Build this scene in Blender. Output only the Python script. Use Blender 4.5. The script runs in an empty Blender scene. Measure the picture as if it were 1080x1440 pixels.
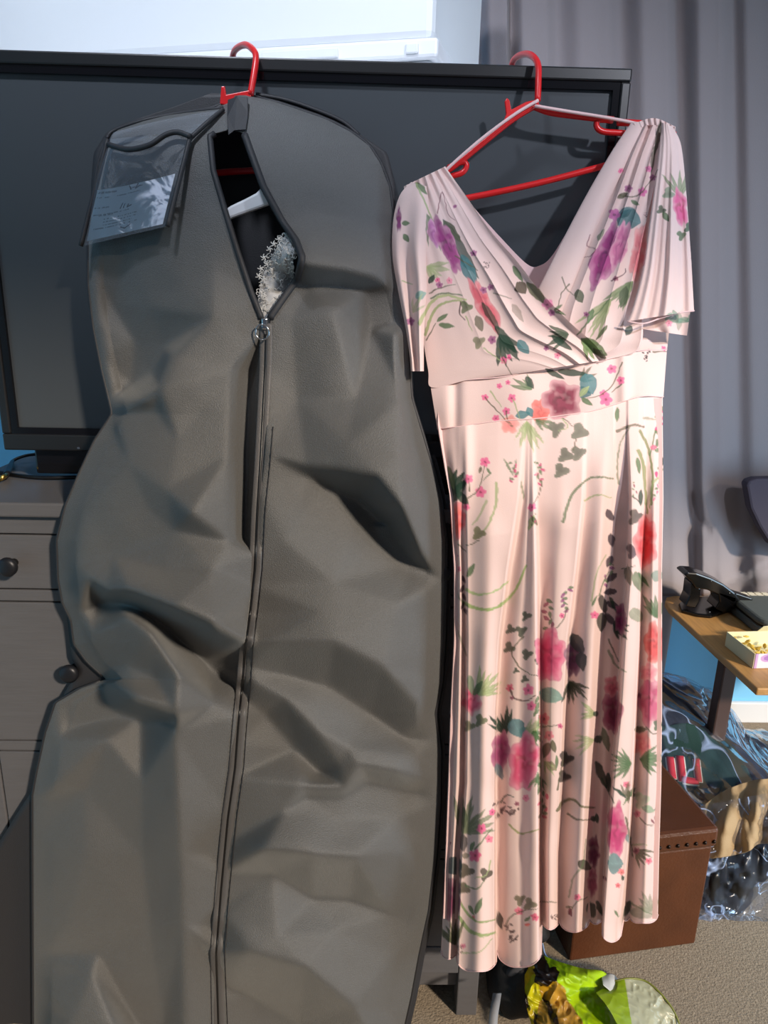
import bpy, bmesh, math, random
import numpy as np
from mathutils import Vector, Matrix
random.seed(7); RNG = np.random.default_rng(7)
R_ = math.radians
scn = bpy.context.scene
COL = scn.collection

# ------------------------------------------------------------------ camera
CAM = (0.109, -1.116, 1.2594); PITCH, YAW, ROLL = R_(15.85), R_(1.31), R_(1.29)
_fw = np.array([math.sin(YAW)*math.cos(PITCH), math.cos(YAW)*math.cos(PITCH), -math.sin(PITCH)])
_r = np.cross(_fw, [0, 0, 1.]); _r /= np.linalg.norm(_r); _u = np.cross(_r, _fw)
_R = _r*math.cos(ROLL)+_u*math.sin(ROLL); _U = -_r*math.sin(ROLL)+_u*math.cos(ROLL)
C0 = np.array(CAM)
cd = bpy.data.cameras.new('camera'); cam = bpy.data.objects.new('camera', cd); COL.objects.link(cam)
cd.sensor_fit = 'VERTICAL'; cd.sensor_height = 36; cd.lens = 1000*36/1440.; cd.clip_start = .02
mw = Matrix(((_R[0], _U[0], -_fw[0], CAM[0]), (_R[1], _U[1], -_fw[1], CAM[1]), (_R[2], _U[2], -_fw[2], CAM[2]), (0, 0, 0, 1)))
cam.matrix_world = mw; scn.camera = cam

# ------------------------------------------------------------------ world, lights, exposure
scn.view_settings.view_transform = 'Standard'; scn.view_settings.look = 'None'
scn.view_settings.exposure = 0.0; scn.view_settings.gamma = 1; scn.view_settings.use_curve_mapping = False
w = bpy.data.worlds.new('world'); scn.world = w; w.use_nodes = True
bg = w.node_tree.nodes['Background']; bg.inputs[0].default_value = (.72, .80, 1.0, 1); bg.inputs[1].default_value = .11
def light(name, kind, loc, to, energy, color, **k):
    l = bpy.data.lights.new(name, kind); o = bpy.data.objects.new(name, l); COL.objects.link(o)
    o.location = loc; d = Vector(to)-Vector(loc); o.rotation_euler = d.to_track_quat('-Z', 'Y').to_euler()
    l.energy = energy; l.color = color
    for a, b in k.items(): setattr(l, a, b)
    return o
# low warm sun through the window behind the camera, to its right
light('sun', 'SUN', (2.1, -2.5, 1.65), (0.0, 0.0, 0), 3.9, (1.0, .85, .68), angle=R_(4.5))
# unseen cool spot, added at the right to light the dress and curtain
light('dress_fill_spot', 'SPOT', (1.35, -1.6, 2.38), (.62, .2, 1.5), 138, (.86, .89, 1.0), spot_size=R_(46), spot_blend=1.0, shadow_soft_size=.05)
light('side_fill', 'AREA', (2.2, -.5, .75), (1.0, .7, .25), 22, (.55, .78, 1.0), shape='RECTANGLE', size=.6, size_y=1.2)  # added cool fill from the right, brightens the wall under the table
light('box_fill_spot', 'SPOT', (-.30, -.85, 2.62), (-.15, .25, 1.80), 82, (.82, .88, 1.0), spot_size=R_(60), spot_blend=.8, shadow_soft_size=.08)  # unseen spot, added to brighten the storage box

# ------------------------------------------------------------------ helpers
def U(px, py, Y):
    px, py, Y = np.broadcast_arrays(np.asarray(px, float), np.asarray(py, float), np.asarray(Y, float))
    d = _fw + _R*((px-540)/1000.)[..., None] + _U*((720-py)/1000.)[..., None]
    t = (Y-C0[1])/d[..., 1]
    return C0 + d*t[..., None]
def UZ(px, py, z):
    d = _fw + _R*(px-540)/1000. + _U*(720-py)/1000.
    return C0 + d*((z-C0[2])/d[2])
def tag(o, label=None, cat=None, group=None, kind=None):
    if label: o['label'] = label
    if cat: o['category'] = cat
    if group: o['group'] = group
    if kind: o['kind'] = kind
    return o
def empty(name, loc, label, cat, group=None):
    o = bpy.data.objects.new(name, None); COL.objects.link(o); o.location = loc; o.empty_display_size = .05
    return tag(o, label, cat, group)
def link(name, me, mat, parent=None, smooth=False):
    o = bpy.data.objects.new(name, me); COL.objects.link(o)
    if mat: me.materials.append(mat)
    if smooth:
        me.polygons.foreach_set('use_smooth', np.ones(len(me.polygons), bool))
    if parent:
        o.parent = parent; o.matrix_parent_inverse = Matrix.Translation(-Vector(parent.location)) if parent.type == 'EMPTY' and parent.rotation_euler.z == 0 else parent.matrix_world.inverted()
    return o
def grid(name, P, mat, parent=None, col=None, closed=False, solid=0, keep=None, smooth=True):
    P = np.asarray(P, float); n, m = P.shape[:2]
    idx = np.arange(n*m).reshape(n, m)
    if closed: idx = np.concatenate([idx, idx[:, :1]], 1)
    q = np.stack([idx[:-1, :-1], idx[1:, :-1], idx[1:, 1:], idx[:-1, 1:]], -1)
    if keep is not None: q = q[keep]
    q = q.reshape(-1, 4)
    me = bpy.data.meshes.new(name)
    me.vertices.add(n*m); me.vertices.foreach_set('co', P.reshape(-1))
    me.loops.add(q.size); me.loops.foreach_set('vertex_index', q.reshape(-1).astype(np.int32))
    me.polygons.add(len(q)); me.polygons.foreach_set('loop_start', np.arange(0, q.size, 4, dtype=np.int32))
    me.update(calc_edges=True); me.validate()
    if col is not None:
        a = me.color_attributes.new('print', 'FLOAT_COLOR', 'POINT')
        c4 = np.ones((n*m, 4), np.float32); c4[:, :3] = col.reshape(-1, 3); a.data.foreach_set('color', c4.reshape(-1))
    o = link(name, me, mat, parent, smooth)
    if solid:
        md = o.modifiers.new('s', 'SOLIDIFY'); md.thickness = solid; md.offset = 0
    return o
def from_bm(name, bm, mat, parent=None, smooth=False, bevel=0, seg=2, sub=0):
    me = bpy.data.meshes.new(name); bmesh.ops.recalc_face_normals(bm, faces=bm.faces); bm.to_mesh(me); bm.free()
    o = link(name, me, mat, parent, smooth)
    if bevel:
        md = o.modifiers.new('b', 'BEVEL'); md.width = bevel; md.segments = seg; md.limit_method = 'ANGLE'; md.harden_normals = False
    if sub:
        md = o.modifiers.new('u', 'SUBSURF'); md.levels = sub; md.render_levels = sub
    return o
def add_box(bm, a, b, M=None):
    x0, y0, z0 = a; x1, y1, z1 = b
    v = [bm.verts.new(p) for p in ((x0, y0, z0), (x1, y0, z0), (x1, y1, z0), (x0, y1, z0), (x0, y0, z1), (x1, y0, z1), (x1, y1, z1), (x0, y1, z1))]
    for f in ((0, 3, 2, 1), (4, 5, 6, 7), (0, 1, 5, 4), (1, 2, 6, 5), (2, 3, 7, 6), (3, 0, 4, 7)): bm.faces.new([v[i] for i in f])
    if M is not None: bmesh.ops.transform(bm, matrix=M, verts=v)
    return v
def box(name, a, b, mat, parent=None, bevel=0, M=None, smooth=False):
    bm = bmesh.new(); add_box(bm, a, b, M)
    return from_bm(name, bm, mat, parent, bevel=bevel, smooth=smooth)
def frames(pts):
    pts = [Vector(p) for p in pts]; T = []
    for i in range(len(pts)):
        a = pts[max(i-1, 0)]; b = pts[min(i+1, len(pts)-1)]; T.append((b-a).normalized())
    n = T[0].orthogonal().normalized(); out = []
    for p, t in zip(pts, T):
        n = (n - t*n.dot(t)).normalized(); out.append((p, t, n, t.cross(n)))
    return out
def smoothpath(pts, k=6):
    P = np.asarray(pts, float); 
    if len(P) < 3: return P
    Q = np.vstack([2*P[0]-P[1], P, 2*P[-1]-P[-2]]); out = []
    for i in range(1, len(Q)-2):
        for j in range(k):
            t = j/k; a, b, c, d = Q[i-1], Q[i], Q[i+1], Q[i+2]
            out.append(.5*((2*b)+(c-a)*t+(2*a-5*b+4*c-d)*t*t+(3*b-a-3*c+d)*t**3))
    out.append(P[-1]); return np.array(out)
def tube(name, pts, r, mat, parent=None, n=8, k=5, flat=1.0, closed=False):
    P = smoothpath(pts, k) if k else np.asarray(pts, float)
    rr = np.interp(np.linspace(0, 1, len(P)), np.linspace(0, 1, len(np.atleast_1d(r))), np.atleast_1d(r)) if np.ndim(r) else np.full(len(P), r)
    fr = frames(P); G = []
    for (p, t, a, b), q in zip(fr, rr):
        G.append([p+(a*math.cos(2*math.pi*i/n)+b*math.sin(2*math.pi*i/n)*flat)*q for i in range(n)])
    bm = bmesh.new(); V = [[bm.verts.new(x) for x in row] for row in G]
    for i in range(len(V)-1):
        for j in range(n): bm.faces.new((V[i][j], V[i][(j+1) % n], V[i+1][(j+1) % n], V[i+1][j]))
    if closed:
        for j in range(n): bm.faces.new((V[-1][j], V[-1][(j+1) % n], V[0][(j+1) % n], V[0][j]))
    else:
        bm.faces.new(V[0][::-1]); bm.faces.new(V[-1])
    return from_bm(name, bm, mat, parent, smooth=True)
def prism(name, pts, ext, mat, parent=None, bevel=0):
    """closed polygon of 3-D points extruded by vector ext"""
    bm = bmesh.new(); a = [bm.verts.new(p) for p in pts]; b = [bm.verts.new(Vector(p)+Vector(ext)) for p in pts]
    bm.faces.new(a); bm.faces.new(b[::-1]); n = len(a)
    for i in range(n): bm.faces.new((a[i], b[i], b[(i+1) % n], a[(i+1) % n]))
    return from_bm(name, bm, mat, parent, bevel=bevel)
def lathe(name, prof, loc, mat, parent=None, axis='Z', n=24):
    bm = bmesh.new(); V = []
    for r, z in prof:
        row = []
        for i in range(n):
            c, s = math.cos(2*math.pi*i/n)*r, math.sin(2*math.pi*i/n)*r
            row.append(bm.verts.new(Vector(loc)+(Vector((c, s, z)) if axis == 'Z' else Vector((c, -z, s)))))
        V.append(row)
    for i in range(len(V)-1):
        for j in range(n): bm.faces.new((V[i][j], V[i][(j+1) % n], V[i+1][(j+1) % n], V[i+1][j]))
    bm.faces.new(V[0]); bm.faces.new(V[-1])
    return from_bm(name, bm, mat, parent, smooth=True)
# numpy noise
_perm = RNG.random((64, 64))
def vn(x, y, s=1.0, seed=0):
    x = np.asarray(x)/s+seed*7.3; y = np.asarray(y)/s+seed*3.1
    xi = np.floor(x).astype(int); yi = np.floor(y).astype(int); fx = x-xi; fy = y-yi
    fx = fx*fx*(3-2*fx); fy = fy*fy*(3-2*fy)
    g = lambda a, b: _perm[a % 64, b % 64]
    return (g(xi, yi)*(1-fx)+g(xi+1, yi)*fx)*(1-fy)+(g(xi, yi+1)*(1-fx)+g(xi+1, yi+1)*fx)*fy
def sd_path(x, y, path):
    """distance to polyline, side (+ = above a rightward path), parameter 0..1 along"""
    P = np.asarray(path, float); L = np.r_[0, np.cumsum(np.hypot(*(P[1:]-P[:-1]).T))]
    best = np.full(x.shape, 1e9); side = np.zeros(x.shape); par = np.zeros(x.shape)
    for i in range(len(P)-1):
        a, b = P[i], P[i+1]; d = b-a; l2 = d@d
        t = np.clip(((x-a[0])*d[0]+(y-a[1])*d[1])/l2, 0, 1)
        ex = x-a[0]-t*d[0]; ey = y-a[1]-t*d[1]; q = np.hypot(ex, ey)
        s = -(d[0]*(y-a[1])-d[1]*(x-a[0]))/math.sqrt(l2)
        m = q < best-1e-9
        best = np.where(m, q, best); side = np.where(m, np.sign(s), side); par = np.where(m, (L[i]+t*math.sqrt(l2))/L[-1], par)
    return best, side, par
def ridge(x, y, path, amp, wa, wb=None, ends=(1, 1), p=1.3):
    wb = wb or wa; d, s, t = sd_path(x, y, path)
    w_ = np.where(s > 0, wa, wb); e = np.ones_like(t)
    if ends[0]: e = e*np.clip(t/.25, 0, 1)**.7
    if ends[1]: e = e*np.clip((1-t)/.25, 0, 1)**.7
    return amp*np.exp(-(d/w_)**p)*np.maximum(e, 0)
def step(x, y, path, amp, w_, D, Db=None, ends=(1, 1)):
    """above side raised by amp/2, below lowered, transition width w_, fading over D"""
    Db = Db or D; d, s, t = sd_path(x, y, path)
    D_ = np.where(s > 0, D, Db); e = np.ones_like(t)
    if ends[0]: e = e*np.clip(t/.3, 0, 1)
    if ends[1]: e = e*np.clip((1-t)/.3, 0, 1)
    return .5*amp*s*np.tanh(d/w_)*np.exp(-(d/D_)**1.6)*e
def pl(tab, y): 
    a = np.array(tab, float); return np.interp(y, a[:, 1], a[:, 0])

# ------------------------------------------------------------------ materials
MAT = {}
def srgb(r, g, b):
    f = lambda c: (c/255./12.92 if c/255. <= .04045 else ((c/255.+.055)/1.055)**2.4)
    return (f(r), f(g), f(b), 1)
def mat(name, col, rough=.6, bump=0, bscale=200, vary=0, vscale=8, metal=0, sheen=0, spec=.5, attr=False, trans=0, weave=0, sss=0, coat=0, stretch=None):
    m = bpy.data.materials.new(name); m.use_nodes = True; nt = m.node_tree; b = nt.nodes['Principled BSDF']; N = nt.nodes.new
    b.inputs['Roughness'].default_value = rough; b.inputs['Metallic'].default_value = metal
    b.inputs['Specular IOR Level'].default_value = spec; b.inputs['Sheen Weight'].default_value = sheen
    b.inputs['Sheen Roughness'].default_value = .45; b.inputs['Sheen Tint'].default_value = (.9, .88, .82, 1)
    b.inputs['Coat Weight'].default_value = coat
    b.inputs['Base Color'].default_value = col
    tc = N('ShaderNodeTexCoord'); src = tc.outputs['Object']
    if stretch:
        mp = N('ShaderNodeMapping'); mp.inputs['Scale'].default_value = stretch; nt.links.new(src, mp.inputs[0]); src = mp.outputs[0]
    cs = None
    if attr:
        a = N('ShaderNodeAttribute'); a.attribute_name = 'print'; cs = a.outputs['Color']; nt.links.new(cs, b.inputs['Base Color'])
    if vary:
        n = N('ShaderNodeTexNoise'); n.inputs['Scale'].default_value = vscale; n.inputs['Detail'].default_value = 5
        nt.links.new(src, n.inputs['Vector'])
        r = N('ShaderNodeMapRange'); r.inputs[3].default_value = 1-vary; r.inputs[4].default_value = 1+vary
        r.inputs[1].default_value = .25; r.inputs[2].default_value = .75
        nt.links.new(n.outputs['Fac'], r.inputs[0])
        mx = N('ShaderNodeMix'); mx.data_type = 'RGBA'; mx.blend_type = 'MULTIPLY'; mx.inputs[0].default_value = 1
        if cs: nt.links.new(cs, mx.inputs[6])
        else: mx.inputs[6].default_value = col
        nt.links.new(r.outputs[0], mx.inputs[7]); nt.links.new(mx.outputs[2], b.inputs['Base Color'])
    if bump:
        n = N('ShaderNodeTexNoise'); n.inputs['Scale'].default_value = bscale; n.inputs['Detail'].default_value = 3
        nt.links.new(src, n.inputs['Vector'])
        bp = N('ShaderNodeBump'); bp.inputs['Strength'].default_value = bump; bp.inputs['Distance'].default_value = .002
        nt.links.new(n.outputs['Fac'], bp.inputs['Height']); nt.links.new(bp.outputs[0], b.inputs['Normal'])
    if trans:   # thin cloth: let some light through
        out = nt.nodes['Material Output']; t = N('ShaderNodeBsdfTranslucent'); ms = N('ShaderNodeMixShader'); ms.inputs[0].default_value = trans
        if attr: nt.links.new(cs, t.inputs[0])
        else: t.inputs[0].default_value = col
        nt.links.new(b.outputs[0], ms.inputs[1]); nt.links.new(t.outputs[0], ms.inputs[2]); nt.links.new(ms.outputs[0], out.inputs[0])
    MAT[name] = m; return m
def clear(name, col, fac=.25, rough=.08, bump=0, bscale=20, bdist=.01):
    """thin clear film: mostly see-through, with a glossy and slightly milky face"""
    m = bpy.data.materials.new(name); m.use_nodes = True; nt = m.node_tree; b = nt.nodes['Principled BSDF']; N = nt.nodes.new
    b.inputs['Base Color'].default_value = col; b.inputs['Roughness'].default_value = rough; b.inputs['Specular IOR Level'].default_value = 1.0
    t = N('ShaderNodeBsdfTransparent'); ms = N('ShaderNodeMixShader'); fr = N('ShaderNodeFresnel'); fr.inputs[0].default_value = 1.5
    ad = N('ShaderNodeMath'); ad.operation = 'ADD'; ad.inputs[1].default_value = fac; ad.use_clamp = True
    nt.links.new(fr.outputs[0], ad.inputs[0]); nt.links.new(ad.outputs[0], ms.inputs[0])
    nt.links.new(t.outputs[0], ms.inputs[1]); nt.links.new(b.outputs[0], ms.inputs[2]); nt.links.new(ms.outputs[0], nt.nodes['Material Output'].inputs[0])
    if bump:
        n = N('ShaderNodeTexNoise'); n.inputs['Scale'].default_value = bscale; n.inputs['Detail'].default_value = 3; n.inputs['Distortion'].default_value = 1.2
        tc = N('ShaderNodeTexCoord'); nt.links.new(tc.outputs['Object'], n.inputs['Vector'])
        bp = N('ShaderNodeBump'); bp.inputs['Strength'].default_value = bump; bp.inputs['Distance'].default_value = bdist
        nt.links.new(n.outputs['Fac'], bp.inputs['Height']); nt.links.new(bp.outputs[0], b.inputs['Normal']); nt.links.new(bp.outputs[0], fr.inputs['Normal'])
    MAT[name] = m; return m
def film_mat(name):
    m = bpy.data.materials.new(name); m.use_nodes = True; nt = m.node_tree; N = nt.nodes.new; nt.nodes.remove(nt.nodes['Principled BSDF'])
    tc = N('ShaderNodeTexCoord'); mp = N('ShaderNodeMapping'); mp.inputs['Scale'].default_value = (1, .45, 1); mp.inputs['Rotation'].default_value = (0, 0, .7)
    n = N('ShaderNodeTexNoise'); n.inputs['Scale'].default_value = 7; n.inputs['Detail'].default_value = 2; n.inputs['Distortion'].default_value = 1.0
    ab = N('ShaderNodeMath'); ab.operation = 'SUBTRACT'; ab.inputs[1].default_value = .5; a2 = N('ShaderNodeMath'); a2.operation = 'ABSOLUTE'
    bp = N('ShaderNodeBump'); bp.inputs['Strength'].default_value = 1; bp.inputs['Distance'].default_value = .05; bp.invert = True
    gl = N('ShaderNodeBsdfGlossy'); gl.inputs['Roughness'].default_value = .12; gl.inputs['Color'].default_value = (.9, .95, 1, 1)
    tr = N('ShaderNodeBsdfTransparent'); tr.inputs[0].default_value = (.94, .96, 1, 1); df = N('ShaderNodeBsdfDiffuse'); df.inputs[0].default_value = (.5, .65, 1, 1)
    fr = N('ShaderNodeFresnel'); fr.inputs[0].default_value = 1.4; m1 = N('ShaderNodeMixShader'); m2 = N('ShaderNodeMixShader'); lw = N('ShaderNodeMapRange')
    lw.inputs[1].default_value = .0; lw.inputs[2].default_value = .013; lw.inputs[3].default_value = .6; lw.inputs[4].default_value = .03  # pale blue diffuse streaks along creases, painted in place of reflections
    L = nt.links.new; L(tc.outputs['Object'], mp.inputs[0]); L(mp.outputs[0], n.inputs['Vector']); L(n.outputs['Fac'], ab.inputs[0]); L(ab.outputs[0], a2.inputs[0]); L(a2.outputs[0], bp.inputs['Height'])
    L(bp.outputs[0], gl.inputs['Normal']); L(bp.outputs[0], fr.inputs['Normal']); L(a2.outputs[0], lw.inputs[0])
    L(lw.outputs[0], m1.inputs[0]); L(tr.outputs[0], m1.inputs[1]); L(df.outputs[0], m1.inputs[2]); fm = N('ShaderNodeMath'); fm.operation = 'MULTIPLY'; fm.inputs[1].default_value = .45; L(fr.outputs[0], fm.inputs[0]); L(fm.outputs[0], m2.inputs[0]); L(m1.outputs[0], m2.inputs[1]); L(gl.outputs[0], m2.inputs[2]); L(m2.outputs[0], nt.nodes['Material Output'].inputs[0])
    MAT[name] = m
mat('bag_cloth', srgb(87, 87, 87), .5, bump=.6, bscale=700, spec=.42, sheen=.2, vary=.14, vscale=650)
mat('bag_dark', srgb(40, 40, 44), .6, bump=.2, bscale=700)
mat('bag_inside', srgb(22, 24, 30), .8)
mat('dress', srgb(240, 200, 190), .55, bump=.12, bscale=900, spec=.25, sheen=.2, attr=True, trans=.12)
mat('dress_plain', srgb(234, 200, 200), .5, spec=.3, trans=.1)
mat('red_plastic', srgb(214, 28, 32), .32, spec=.5)
mat('tv_black', srgb(26, 26, 28), .35, spec=.5)
mat('tv_gloss', srgb(12, 12, 16), .12, spec=.5)
mat('tv_screen', srgb(68, 72, 76), .2, spec=.5)
mat('curtain', srgb(148, 139, 141), .75, bump=.25, bscale=500, sheen=.2, spec=.2)
mat('wall_blue', srgb(132, 205, 248), .8, bump=.1, bscale=60)
mat('white_paint', srgb(235, 236, 238), .4)
mat('ceiling_white', srgb(225, 225, 225), .8)
mat('dresser_paint', srgb(92, 91, 94), .42, bump=.12, bscale=30, vary=.06, vscale=12, stretch=(1, 1, 12), spec=.35)
mat('knob_dark', srgb(34, 36, 42), .4, metal=.4)
mat('carpet', srgb(150, 136, 118), .95, bump=1.0, bscale=260, vary=.28, vscale=150)
mat('leather', srgb(84, 46, 24), .38, bump=.35, bscale=180, vary=.2, vscale=14)
mat('stud', srgb(46, 34, 28), .3, metal=.8)
mat('wood', srgb(190, 142, 84), .45, vary=.18, vscale=14, stretch=(10, 1, 10), bump=.1, bscale=40)
mat('wood_dark', srgb(70, 50, 44), .5)
mat('black_plastic', srgb(8, 8, 9), .18, spec=.6)
mat('case_grey', srgb(92, 98, 96), .7, bump=.3, bscale=400)
mat('white_plastic', srgb(240, 243, 248), .3, spec=.5)
mat('translucent_plastic', srgb(244, 247, 250), .3, spec=.4, trans=.1)
mat('paper', srgb(236, 238, 244), .7, attr=True)
mat('keys', srgb(232, 226, 206), .4)
mat('card', srgb(226, 216, 208), .6, attr=True)
mat('card_in', srgb(232, 222, 180), .7)
mat('crisp', srgb(226, 190, 80), .5, bump=.3, bscale=80)
mat('chrome', srgb(205, 205, 208), .16, metal=1)
mat('gold', srgb(214, 178, 96), .25, metal=1)
mat('cable_black', srgb(14, 14, 16), .35)
mat('cable_blue', srgb(150, 180, 230), .4)
mat('navy', srgb(30, 36, 54), .75, bump=.3, bscale=300)
mat('green_wool', srgb(14, 52, 48), .85, bump=.3, bscale=300)
mat('letter_red', srgb(196, 36, 52), .7)
mat('letter_cream', srgb(205, 200, 188), .7)
mat('black_bag', srgb(12, 12, 14), .35, bump=.3, bscale=14)
mat('tan_cloth', srgb(168, 142, 106), .8, bump=.3, bscale=250)
mat('black_cloth', srgb(22, 22, 25), .75, bump=.3, bscale=300)
mat('grey_cloth', srgb(62, 64, 70), .75)
mat('torn_edge', srgb(190, 190, 186), .6)
mat('lace', srgb(232, 232, 230), .6, spec=.3, trans=.3)
mat('green_bag', srgb(180, 225, 20), .3, attr=True, trans=.3, spec=.5)
mat('strap_white', srgb(128, 128, 130), .6)
mat('zip_tape', srgb(84, 82, 82), .5, bump=.3, bscale=500)
film_mat('film')
clear('pocket_film', srgb(170, 180, 195), .09, .1, bump=.6, bscale=14, bdist=.01)
clear('bag_liner', srgb(205, 205, 185), .45, .2, bump=.4, bscale=14)
clear('tulle', srgb(235, 235, 236), .5, .5)

# ================================================================== SETTING
def S(o): o['kind'] = 'structure'; return o
WY = .906
S(box('floor', (-1.6, -2.2, -.05), (2.4, 1.0, 0), MAT['carpet']))
S(box('wall_back', (-1.6, WY, 0), (2.4, WY+.1, 2.6), MAT['wall_blue']))
S(box('wall_left', (-1.7, -2.2, 0), (-1.6, 1.0, 2.6), MAT['wall_blue']))
# unseen strip behind the camera, added to keep the sun off the upper part
S(box('sun_clip_strip', (-1.6, -1.95, 2.50), (3.6, -1.85, 2.7), MAT['white_paint']))
S(box('ceiling', (-1.7, -1.95, 2.7), (3.6, 1.0, 2.75), MAT['ceiling_white']))
S(box('baseboard_back', (-1.6, WY-.016, 0), (2.4, WY, .073), MAT['white_paint'], bevel=.004))

# ================================================================== DRESSER
FY = -.102; TOPZ = .98; XL, XR = -.525, .325
dr = empty('dresser', (-.1, .15, 0), 'wide grey-brown painted chest of drawers with dark round knobs carrying the television', 'dresser')
P = MAT['dresser_paint']
box('worktop', (XL-.015, FY-.014, TOPZ-.022), (XR+.015, .40, TOPZ), P, dr, bevel=.003)
bm = bmesh.new(); add_box(bm, (XL, FY+.02, .05), (XR, .39, TOPZ-.0225)); from_bm('carcass', bm, MAT['dresser_paint'], dr)
for a, b in ((XL, -.487), (.287, XR)):
    box('leg', (a, FY, 0), (b, FY+.05, TOPZ-.023), P, dr, bevel=.002)
box('leg', (XL, .34, 0), (XL+.04, .39, .06), P, dr); box('leg', (XR-.04, .34, 0), (XR, .39, .06), P, dr)
for z0, z1 in ((.929, TOPZ-.023), (.821, .839), (.559, .576), (.352, .369), (.10, .159)):
    box('rail', (-.486, FY, z0), (.286, FY+.0195, z1), P, dr, bevel=.0015)
for z0, z1, r in ((.8415, .9265, 0), (.5785, .8185, 1), (.3715, .5565, 2), (.1615, .3495, 3)):
    for x0, x1 in ((-.4845, -.1005), (-.0995+.0, .2845)):
        d = box('drawer', (x0, FY, z0), (x1, FY+.019, z1), P, dr, bevel=.0015)
        kx = (x0+.0645, x1-.0645) if r == 0 else (x0+.137, x1-.137)
        for k in kx:
            lathe('knob', [(.006, 0), (.006, .010), (.011, .014), (.0145, .019), (.0145, .024), (.010, .0275), (.003, .028)], (k, FY-.0002, (z0+z1)/2+(.0 if r == 0 else .012)), MAT['knob_dark'], d, axis='Y')

# ================================================================== TELEVISION
tv = empty('television', (0, .05, TOPZ), 'large flat-screen television, switched off, standing on the grey dresser behind the hanging clothes', 'television')
hw, z0, z1 = .4675, 1.034, 1.591
bm = bmesh.new(); bt, bs, bb = .017, .014, .026
add_box(bm, (-hw, 0, z1-bt), (hw, .03, z1)); add_box(bm, (-hw, 0, z0), (hw, .03, z0+bb))
add_box(bm, (-hw, 0, z0+bb), (-hw+bs, .03, z1-bt)); add_box(bm, (hw-bs, 0, z0+bb), (hw, .03, z1-bt))
from_bm('bezel', bm, MAT['tv_black'], tv, bevel=.0025)
bm = bmesh.new(); i = .010
add_box(bm, (-hw+bs, .003, z1-bt-i), (hw-bs, .03, z1-bt)); add_box(bm, (-hw+bs, .003, z0+bb), (hw-bs, .03, z0+bb+i))
add_box(bm, (-hw+bs, .003, z0+bb+i), (-hw+bs+i, .03, z1-bt-i)); add_box(bm, (hw-bs-i, .003, z0+bb+i), (hw-bs, .03, z1-bt-i))
from_bm('inner_frame', bm, MAT['tv_gloss'], tv)
box('screen', (-hw+bs+.004, .009, z0+bb+.004), (hw-bs-.004, .012, z1-bt-.004), MAT['tv_screen'], tv)
box('rear_housing', (-hw+.004, .03, z0+.004), (hw-.004, .065, z1-.003), MAT['tv_black'], tv, bevel=.006)
box('foot', (-.26, -.03, TOPZ+.0005), (.26, .16, TOPZ+.012), MAT['tv_gloss'], tv, bevel=.004)
box('stand_neck', (-.43, .02, TOPZ+.012), (.40, .05, z0+.004), MAT['tv_gloss'], tv, bevel=.003)
box('status_lamp', (-.352, -.001, z0+.004), (-.348, .001, z0+.007), MAT['chrome'], tv)

# ================================================================== STORAGE BOX behind the television, on a wall shelf
sh = empty('wall_shelf', (-.3, .6, 1.60), 'white wall shelf behind the television carrying the big plastic box', 'shelf')
box('shelf_board', (-.95, .10, 1.575), (.34, WY-.001, 1.60), MAT['white_paint'], sh)
K = U(615, 80, .14); K = Vector((K[0], K[1], 0)); a1, a2 = R_(166), R_(72)
sbx = empty('storage_box', (K.x, K.y, 1.60), 'large translucent white plastic storage box with clip handles behind the top of the television', 'box')
d1 = Vector((math.cos(a1), math.sin(a1), 0)); d2 = Vector((math.cos(a2), math.sin(a2), 0))
def quadbox(name, k, l1, l2, za, zb, m, par, bev=.006, inset=0):
    k = k + (d1+d2)*inset; l1 -= 2*inset; l2 -= 2*inset
    pts = [k, k+d1*l1, k+d1*l1+d2*l2, k+d2*l2]
    return prism(name, [(p.x, p.y, za) for p in pts], (0, 0, zb-za), m, par, bevel=bev)
quadbox('lid', K, 1.0, .42, 1.6402, 1.668, MAT['white_plastic'], sbx, .005)
quadbox('bottom_box', K, 1.0, .42, 1.6005, 1.640, MAT['translucent_plastic'], sbx, .005, .012)
quadbox('body', K, 1.0, .42, 1.6685, 2.02, MAT['translucent_plastic'], sbx, .012, .010)
for off in (.03, .16): 
    kk = K + d1*off - d2*.004
    pts = [kk, kk+d1*(.02 if off < .1 else .13), kk+d1*(.02 if off < .1 else .13)+d2*.006, kk+d2*.006]
    prism('clip', [(p.x, p.y, 1.646) for p in pts], (0, 0, .014), MAT['translucent_plastic'], sbx, bevel=.002)

# ================================================================== CURTAIN
def knots_surface(s, y, KX, KH, lev):
    """s in knot units; KX, KH: [knot][level]; cosine interpolation across knots"""
    KX = np.array(KX, float); KH = np.array(KH, float); n = len(KX)
    i = np.clip(np.floor(s).astype(int), 0, n-2); f = s-i
    def at(tab):
        out = np.empty((n,)+y.shape)
        for k in range(n): out[k] = np.interp(y, lev, tab[k])
        return out
    ax = at(KX); ah = at(KH)
    ta = np.take_along_axis
    g = lambda A, j: ta(A, j[None], 0)[0]
    sm = f*f*(3-2*f)
    return g(ax, i)*(1-f)+g(ax, i+1)*f, g(ah, i)*(1-sm)+g(ah, i+1)*sm
cur = [ # x(px) at top, x at bottom, depth forward
 (668, 690, .0), (690, 700, .03), (712, 716, .035), (717, 722, .0), (735, 745, .03), (765, 780, .025), (782, 800, .005), (815, 838, .03), (850, 872, .02),
 (872, 890, .0), (905, 920, .035), (935, 945, .03), (952, 975, .0), (985, 990, .045), (1010, 1010, .04), (1030, 1040, .01), (1050, 1065, .03), (1085, 1090, .02), (1110, 1120, .0), (1150, 1160, .04), (1200, 1200, .01), (1260, 1260, .03), (1330, 1330, 0)]
nR, nC = 160, 300
s = np.linspace(0, len(cur)-1, nC)[None].repeat(nR, 0); py = np.linspace(-60, 838, nR)[:, None].repeat(nC, 1)
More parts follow.
